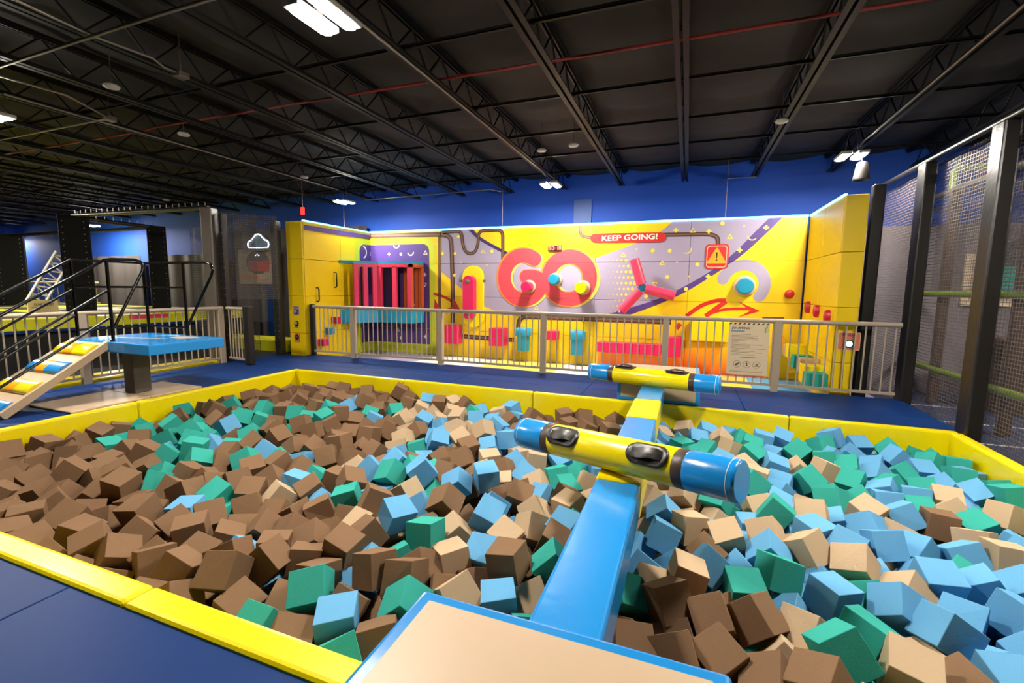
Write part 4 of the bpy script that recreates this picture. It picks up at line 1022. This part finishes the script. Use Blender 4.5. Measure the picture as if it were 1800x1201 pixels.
for k in (-1, 1):
    mb = MB(); mb.tube(l0+s_*k*.19, l1+s_*k*.19, .035, 8); obj('chord', mb, 'white_plastic', lt)
Ld = (l1-l0).length; n = 14
for k in range(n):
    mb = MB(); mb.tube(l0+d*Ld*k/n+s_*(.19 if k % 2 else -.19), l0+d*Ld*(k+1)/n-s_*(.19 if k % 2 else -.19), .02, 6); obj('lacing_bar', mb, 'white_plastic', lt)
# red exit sign hanging by the end wall
p = aZ(532, 371, 3.15); p = aY(532, 371, 9.2)
ex = empty('exit_sign', (p.x, p.y, p.z-.1), 'small glowing red sign hanging above the yellow end wall', 'sign')
mb = MB(); mb.rbox((p.x-.05, p.y-.02, p.z-.09), (p.x+.05, p.y+.02, p.z+.09), .01); obj('lit_box', mb, 'exit_red', ex)
mb = MB(); mb.tube((p.x, p.y, p.z+.09), (p.x, p.y, 4.42), .006, 6); obj('drop_rod', mb, 'grey_metal', ex)
for px, py, lb in ((883, 395, 'thin white drop wire above the letter G'), (1275, 382, 'thin white drop wire above the warning sign'), (605, 392, 'thin drop wire above the pink barred cage')):
    p = aY(px, py, WY+.1); mb = MB(); mb.tube((p.x, WY+.1, WZ-.01), (p.x, WY+.1, 4.42), .007, 6); obj('drop_wire', mb, 'conduit', label=lb, cat='wire')

# ================================================================== netting on the far side of the pit
NX = 3.02
for y, lb in ((8.40, 'black padded netting post where the long railing ends'), (6.66, 'black padded netting post at the pit corner'), (4.95, 'black padded netting post along the pit edge'), (3.2, 'black padded netting post further along the pit edge')):
    padded_post(NX+.07, y, .15, .24, -.3, 3.42, lb)
padded_post(2.60, 8.60, .16, .14, FZ, 3.2, 'black padded post against the yellow end wall by the FINISH plate')
mb = MB(); mb.tube((NX+.05, 1.6, 3.44), (NX+.05, 10.3, 3.44), .035, 8); obj('net_rail', mb, 'black_vinyl', label='black top pipe carrying the netting beside the pit', cat='pipe')
net((NX+.18, 1.7), (NX+.18, 10.3), -.3, 3.42, 'net_side', 'tall black netting wall beside the foam pit')
GX = 4.05
for y, lb in ((7.95, 'dark wrapped play frame column behind the netting near the pit corner'), (9.9, 'dark wrapped play frame column behind the netting by the railing end'), (6.15, 'dark wrapped play frame column behind the netting beside the pit')):
    padded_post(GX, y, .13, .13, -.3, 3.3, lb, m='brown_band')
mb = MB(); mb.tube((GX, 4, 3.3), (GX, 11.2, 3.3), .05, 8); obj('frame_pipe', mb, 'grey_vinyl', label='grey padded pipe along the top of the play frame', cat='pipe')
for z, lb in ((.32, 'low lime padded pipe of the play frame behind the netting'), (1.585, 'upper lime padded pipe of the play frame behind the netting')):
    mb = MB(); mb.tube((GX-.11, 3.6, z), (GX-.11, 11.3, z), .05, 10); obj('frame_pipe', mb, 'green_pipe', label=lb, cat='pipe')
mb = MB(); mb.tube((6.6, 5, .55), (6.6, 11.3, .55), .04, 8); obj('frame_pipe', mb, 'green_pipe', label='thin lime padded pipe deep inside the play frame', cat='pipe')
for y, lb in ((9.9, 'short lime post rising over the play frame by the railing end'), (8.0, 'short lime post rising over the play frame near the pit corner')):
    mb = MB(); mb.tube((GX, y+.12, 3.32), (GX, y+.12, 3.62), .055, 10); mb.path([(GX, y+.12, 3.6), (GX, y+.12, 3.64), (GX+.08, y+.12, 3.66), (GX+.8, y+.12, 3.66)], .05, 8); obj('elbow_pipe', mb, 'green_pipe', label=lb, cat='post')
net((GX+.2, 3), (GX+.2, 11.2), 1.62, 3.3, 'net_side', 'upper netting of the play frame behind the lime pipe')
mb = MB(); mb.box((2.75, 10.92, -.3), (8.9, 10.97, 2.85)); obj('grey_screen', mb, 'screen_grey', label='grey screen carrying the framed board behind the netting', cat='screen')
mb = MB(); mb.rbox((4.6, 9.3, -.3), (5.6, 9.9, .9), .03); obj('dark_cabinet', mb, 'brown_band', label='dark brown cabinet behind the wrapped columns', cat='cabinet')
a, b = aY(1688, 538, 10.87), aY(1840, 445, 10.87)
fb_ = empty('framed_board', ((a.x+b.x)/2, 10.85, a.z), 'white framed picture board with green panel behind the netting', 'board')
mb = MB(); mb.rbox((a.x, 10.87, a.z), (b.x, 10.921, b.z), .01); obj('frame', mb, 'print_cream', fb_)
mb = MB(); mb.box((a.x+.1, 10.864, a.z+.1), (b.x-.1, 10.872, b.z-.1)); obj('picture', mb, 'board_tan', fb_)
mb = MB(); mb.box((a.x+.35, 10.860, a.z+.25), (b.x-.3, 10.866, a.z+.75)); obj('green_panel', mb, 'foam_teal', fb_)
mb = MB(); mb.flat(arc((a.x+.95, a.z+.72), .55, 0, 180, 16), lambda u, v: (u, 10.859, v)); obj('dark_arch', mb, 'print_black', fb_)

# ================================================================== loose foam cubes in the pit
# where cubes show in the photograph, read tile by tile: (tile origin, tile scale), then x,y in tens of tile pixels + colour
# b brown, t tan, u blue, g teal
TILES = [((0, 860), 6, '2,15b 2,27b 26,11b 57,13b 85,13b 105,9b 113,19b 149,22b 140,6b 165,6b 72,33b 25,30b 10,41b 38,47b 80,50b 98,55b 137,49b 165,40b 66,62b 90,72b 122,64b 152,70b 165,76b 169,50b 140,86b 170,100b 125,84b'),
((300, 860), 6, '18,17u 42,20b 54,10g 15,3b 10,32b 74,22b 88,11b 113,13b 136,11b 160,13b 172,30b 124,29b 86,32b 52,44b 19,42b 6,52b 30,59b 82,52u 113,55b 143,42b 144,64b 170,60b 65,74b 112,72b 35,83b 78,83b 6,83b 156,80b 45,100b 78,106b 120,97b 158,102g 134,112g 175,92b 11,106b 176,76u 6,3b'),
((600, 860), 6, '11,20b 35,13b 52,5b 18,28t 48,18t 60,30u 80,15u 92,32b 108,17b 102,6g 128,20b 116,40t 154,32u 174,28u 164,15u 13,45b 38,57u 14,74u 68,63g 90,59g 110,65t 136,59u 162,53t 82,72b 145,82b 168,80b 35,84b 74,90b 135,100t 113,93b 66,109g 37,106b 10,106b 169,108u 4,56b'),
((800, 860), 6, '88,18t 112,16t 120,25g 86,43t 106,43u 74,65b 100,60b 96,78g 73,93t 117,5b 100,6b 134,4t 65,8b'),
((1060, 860), 6, '48,8t 65,10u 87,8t 53,22t 74,24u 91,21t 117,14g 118,22t 129,29b 157,26u 165,14t 47,40u 70,40u 90,37t 107,33u 108,54b 148,43u 137,52t 146,70u 82,66u 48,74u 32,62u 113,72u 60,93t 68,91t 85,85t 113,98b 133,96b 148,98g 37,105g 170,64u 175,48t'),
((1300, 860), 6, '47,6u 76,10t 100,8g 39,27g 70,28t 97,23u 60,33u 129,32u 138,20t 162,36t 86,48u 46,43t 55,64t 112,53u 145,56u 120,78t 93,83u 38,83g 65,90u 46,106u 82,108u 133,105g 123,113b 151,80u 170,100t 20,113u 129,6g 150,6u'),
((1500, 860), 6, '64,27u 68,15g 104,8t 98,22t 88,34b 124,32g 115,46t 82,56u 120,65u 156,43u 162,28t 154,13g 126,6u 56,85g 90,98u 82,84u 115,86g 145,66t 165,65u 164,93u 135,105u 178,12g'),
((400, 1000), 6, '43,46g 104,62u 122,83g 160,56b 142,68b 69,63b'),
((1060, 1001), 6, '74,45b 80,27b 119,40b 148,52b 48,73b 84,86b 117,79b 152,96b 35,51b 20,66b 121,56b 153,117t'),
((1300, 1001), 6, '68,62t 42,86t 86,78b 58,110b 111,95g 140,75g 115,62g 162,40u 160,70u 30,111g 150,114g'),
((1500, 1001), 6, '92,65u 125,70u 76,83t 64,106t 155,83b 138,100u 120,40u 165,40u 174,70u 108,116b 103,102g'),
((0, 720), 6, '33,29b 57,31b 80,33b 86,23b 102,34b 115,16b 103,20b 140,13g 130,26g 150,18g 113,38g 152,27b 164,12b 5,44b 25,43b 42,43b 34,54b 69,42b 78,47b 16,60b 14,69b 57,62b 87,67b 95,50b 115,49b 111,58b 133,42b 154,44b 146,60b 128,59b 8,80b 29,72b 33,79b 62,82b 109,78b 109,66b 125,71b 137,83b 144,72b 165,65g 170,75g 156,84t 173,46g'),
((260, 700), 6, '9,25b 40,13g 47,22g 32,18b 30,26g 19,35g 42,33g 42,42g 67,33g 82,29u 95,32b 74,21b 58,10b 70,13b 90,5g 95,16g 101,21g 110,10b 127,11g 119,21g 140,10b 156,12g 168,16g 132,24b 162,25b 174,31b 136,38b 109,35g 124,34b 112,48b 155,46b 174,49b 23,46u 31,56b 5,56b 53,54g 68,49u 84,50b 77,62b 98,63g 54,64g 36,73b 139,57g 159,60u 123,50u 112,70b 137,66b 160,69b 131,79b 70,87b 89,84b 28,93b 46,93b 77,98g 107,93b 154,88u 133,95t 10,101b 60,78b 175,76g 173,92b'),
((520, 720), 6, '9,4g 30,6g 11,11b 22,19b 39,12b 59,18b 62,6b 81,5u 99,10b 80,23b 72,13b 90,19b 44,27b 18,37b 4,33b 52,37b 70,34b 59,46b 37,46b 87,37b 102,33t 115,5t 127,6t 114,25t 131,20b 136,8u 153,9u 150,22u 150,32u 129,32g 109,45u 128,48b 149,47b 162,38b 164,20t 173,26t 170,8t 174,51b 145,60g 130,62g 162,63b 88,56b 69,59t 106,59u 76,65u 96,71g 121,73u 139,77g 150,85g 82,76u 6,57b 26,61g 45,68b 5,77u 43,82g 62,74b 27,89u 22,79b 28,96b 6,93b 82,92b 102,86b 112,83t 128,97u 170,79u 60,97b 156,97b 170,98b'),
((780, 720), 6, '15,8t 27,15t 8,20t 18,26t 44,21t 49,7u 67,8b 37,9u 58,18u 66,22u 45,34u 64,31u 33,35b 22,50b 48,48t 42,56t 64,64t 69,57b 17,82u 19,66b 44,74u 64,80b 83,77b 96,66t 83,60u 72,50u 99,46t 108,48b 119,65g 139,60g 133,74g 143,69t 156,69t 130,86b 111,88b 148,85t 92,5b 107,5b 129,6b 146,9b 134,12b 154,15b 168,16b 173,22b 124,48u 106,83u 78,4u 90,80u'),
((1100, 740), 6, '68,6t 86,9u 75,16u 100,16t 112,12u 123,15g 139,18u 162,17u 133,24g 56,24g 89,26g 106,34u 119,29t 153,29u 174,32g 131,28g 142,41g 72,31g 127,46t 156,46u 175,47t 40,18u 165,56u 162,67u 144,56t 137,67g'),
((1380, 740), 6, '40,13u 54,23g 22,22g 38,23g 74,19u 94,23u 118,31g 137,33g 165,43g 69,29u 16,28u 5,33g 50,32u 46,37g 15,46t 46,50t 66,56g 70,45g 88,50u 99,38u 119,40u 141,47u 133,38u 122,50g 113,60g 128,63g 143,64g 107,67u 82,73g 25,61g 48,68g 28,78t 106,80u 142,78u 137,87g 162,68u 170,60u 172,80t'),
((1560, 740), 6.67, '96,40g 103,54g 94,65g 116,64u 68,67u 110,83u 131,78g 147,81u 95,83u 154,96g'),
((400, 660), 6, '19,17b 27,18b 48,18b 57,19b 64,13b 75,23b 90,12b 105,9b 104,18b 115,25b 128,7b 138,10b 130,15b 118,17b 140,19b 150,16b 170,14b 170,21b 158,30b 144,29b 126,22b 96,32b 126,30u 119,37b 108,33g'),
((660, 680), 6, '15,3b 14,9b 28,8b 38,8b 5,19b 11,18b 20,20g 34,15b 48,11t 47,18t 57,14u 66,15b 60,23t 82,14t 94,15b 80,20t 78,22u 108,17u 102,23g 94,24u 120,31u 147,24u 131,27t 139,33b 163,27b 176,28b 68,32u 52,33u')]
CE = .205                                             # cube edge, metres
pts = []
for (ox, oy), sc, txt in TILES:
    for tok in txt.split():
        xy, c = tok[:-1], tok[-1]; x, y = xy.split(','); px, py = ox+float(x)*10/sc, oy+float(y)*10/sc
        p = aZ(px, py, -.20)
        if not (PX0+.08 < p.x < PX1-.06 and PY0+.08 < p.y < PY1-.06): p.x = min(max(p.x, PX0+.1), PX1-.1); p.y = min(max(p.y, PY0+.1), PY1-.1)
        pts.append((p.x, p.y, c, px, py))
keep = []
for p in pts:
    if all((p[0]-q[0])**2+(p[1]-q[1])**2 > (.66*CE)**2 for q in keep): keep.append(p)
# colour of cubes the photograph hides or does not show: that of the cubes round them
KXY = np.array([(p[0], p[1]) for p in keep]); KC = [p[2] for p in keep]
def near_colour(x, y):
    d = np.hypot(KXY[:, 0]-x, KXY[:, 1]-y); i = np.argsort(d)[:5]; return KC[rng.choice(i)]
P = []; Cc = []; top = []
for x, y, c, px, py in keep: P.append((x, y, -.27+rng.uniform(-.05, .06))); Cc.append(c); top.append(True)
g = CE*1.06
for j in range(int((PY1-PY0)/g)):                     # fill between and below the visible ones
    for i in range(int((PX1-PX0)/g)):
        x = PX0+(i+.5)*g+rng.uniform(-.05, .05); y = PY0+(j+.5)*g+rng.uniform(-.05, .05)
        if np.min(np.hypot(KXY[:, 0]-x, KXY[:, 1]-y)) > CE*1.12:
            P.append((x, y, -.40+rng.uniform(-.04, .03))); Cc.append(near_colour(x, y)); top.append(False)
        P.append((x+rng.uniform(-.05, .05), y+rng.uniform(-.05, .05), -.60+rng.uniform(-.03, .03))); Cc.append(near_colour(x, y)); top.append(False)
P = np.array(P); N = len(P); T0 = P.copy(); top = np.array(top)
Q = rng.normal(size=(N, 4)); Q /= np.linalg.norm(Q, axis=1)[:, None]
w_, x_, y_, z_ = Q.T
RM = np.stack([np.stack([1-2*(y_*y_+z_*z_), 2*(x_*y_-z_*w_), 2*(x_*z_+y_*w_)], 1), np.stack([2*(x_*y_+z_*w_), 1-2*(x_*x_+z_*z_), 2*(y_*z_-x_*w_)], 1), np.stack([2*(x_*z_-y_*w_), 2*(y_*z_+x_*w_), 1-2*(x_*x_+y_*y_)], 1)], 1)   # columns = cube axes
EXT = np.abs(RM).sum(2)*CE/2                          # world half extents
HZ = EXT[:, 2]
def sat_push(P, I, J):
    D = P[J]-P[I]; best = np.full(len(I), 1e9); ax = np.zeros((len(I), 3))
    A_, B_ = RM[I], RM[J]
    axes = [A_[:, :, k] for k in range(3)]+[B_[:, :, k] for k in range(3)]+[np.cross(A_[:, :, k], B_[:, :, l]) for k in range(3) for l in range(3)]
    for L_ in axes:
        n = np.linalg.norm(L_, axis=1); ok = n > 1e-3; L_ = L_/np.maximum(n, 1e-6)[:, None]
        ra = np.abs(np.einsum('nij,ni->nj', A_, L_)).sum(1)*CE/2; rb = np.abs(np.einsum('nij,ni->nj', B_, L_)).sum(1)*CE/2
        dist = np.einsum('ni,ni->n', D, L_); ov = ra+rb-np.abs(dist); ov[~ok] = 1e8
        s = ov < best; best[s] = ov[s]; ax[s] = (L_*np.where(dist >= 0, 1, -1)[:, None])[s]
    return best, ax
SURF = .05*np.sin(T0[:, 0]*2.1+1.3*np.sin(T0[:, 1]*1.7))+.03*np.sin(T0[:, 1]*2.9+T0[:, 0])   # the heap's uneven top
for it in range(34):
    order = np.argsort(P[:, 0]); I = []; J = []
    Ps = P[order]; hi = np.searchsorted(Ps[:, 0], Ps[:, 0]+CE*1.74)
    for a_ in range(N):
        b_ = np.arange(a_+1, hi[a_])
        if len(b_):
            d2 = ((Ps[b_]-Ps[a_])**2).sum(1); b_ = b_[d2 < (CE*1.74)**2]
            I.append(np.full(len(b_), order[a_])); J.append(order[b_])
    I = np.concatenate(I); J = np.concatenate(J)
    ov, ax = sat_push(P, I, J); m = ov > .001; I, J, ov, ax = I[m], J[m], ov[m], ax[m]
    wi = np.where(top[I], .3, 1.); wj = np.where(top[J], .3, 1.); tot = wi+wj
    mv = np.zeros_like(P); cnt = np.zeros(N)
    np.add.at(mv, I, -ax*(ov*wi/tot)[:, None]); np.add.at(mv, J, ax*(ov*wj/tot)[:, None]); np.add.at(cnt, I, 1); np.add.at(cnt, J, 1)
    P += mv/np.maximum(cnt, 1)[:, None]**.5*.75
    back = .10*(1-it/34); P += (T0-P)*np.where(top, back*1.6, back*.5)[:, None]*np.array([1, 1, .6])
    P[:, 0] = np.clip(P[:, 0], PX0+EXT[:, 0]+.004, PX1-EXT[:, 0]-.004); P[:, 1] = np.clip(P[:, 1], PY0+EXT[:, 1]+.006, PY1-EXT[:, 1]-.004)
    P[:, 2] = np.clip(P[:, 2], -.86+HZ, -.06+SURF-HZ)
    # keep clear of the beam and of the two platforms
    u = (P[:, 0] > -.545-EXT[:, 0]) & (P[:, 0] < -.221+EXT[:, 0]) & (P[:, 2]+HZ > .0)
    P[u, 2] = -.01-HZ[u]
C4 = {'b': 'foam_brown', 't': 'foam_tan', 'u': 'foam_blue', 'g': 'foam_teal'}
NAME = {'b': 'brown', 't': 'tan', 'u': 'light blue', 'g': 'teal'}
def cube_mesh(seed, c):
    r_ = random.Random(seed); bm = bmesh.new(); bmesh.ops.create_cube(bm, size=CE)
    for v in bm.verts: v.co *= 1+r_.uniform(-.03, .02); v.co += Vector((r_.uniform(-.006, .006), r_.uniform(-.006, .006), r_.uniform(-.006, .006)))
    bmesh.ops.bevel(bm, geom=bm.edges[:], offset=.0028, segments=1, affect='EDGES')
    me = bpy.data.meshes.new('foam_cube'); bm.to_mesh(me); bm.free(); me.materials.append(MATS[C4[c]]); return me
CM = {c: [cube_mesh(k+13*q, c) for k in range(6)] for q, c in enumerate('btug')}
dist = np.linalg.norm(P-CP, axis=1)
# the 300 that show largest stay single things
cand = [i for i in range(N) if top[i]]; cand.sort(key=lambda i: dist[i]); single = set(cand[:300])
for i in range(N):
    if i in single:
        c = Cc[i]; o = bpy.data.objects.new('foam_cube', CM[c][i % 6]); col.objects.link(o)
        M = Matrix([list(RM[i][k])+[P[i][k]] for k in range(3)]+[[0, 0, 0, 1]]); o.matrix_world = M
        side = 'ramp' if P[i][0] < -.38 else 'netting'
        tag(o, f'{NAME[c]} foam cube among the loose cubes on the {side} side of the beam', 'foam cube', f'{NAME[c]} foam cubes on the {side} side of the beam')
mb = MB()
cor = np.array([(a, b, c) for a in (-1, 1) for b in (-1, 1) for c in (-1, 1)])*CE/2
fq = [(0, 1, 3, 2), (4, 6, 7, 5), (0, 4, 5, 1), (2, 3, 7, 6), (0, 2, 6, 4), (1, 5, 7, 3)]
for i in range(N):
    if i not in single: mb.add((RM[i]@(cor*rng.uniform(.96, 1.02, (8, 1))).T).T+P[i], fq, 'btug'.index(Cc[i]))
obj('foam_cubes', mb, [C4[c] for c in 'btug'], origin=(-2, 4, -.9), label='heap of mixed foam cubes filling the rest of the pit', cat='foam cubes', kind='stuff')
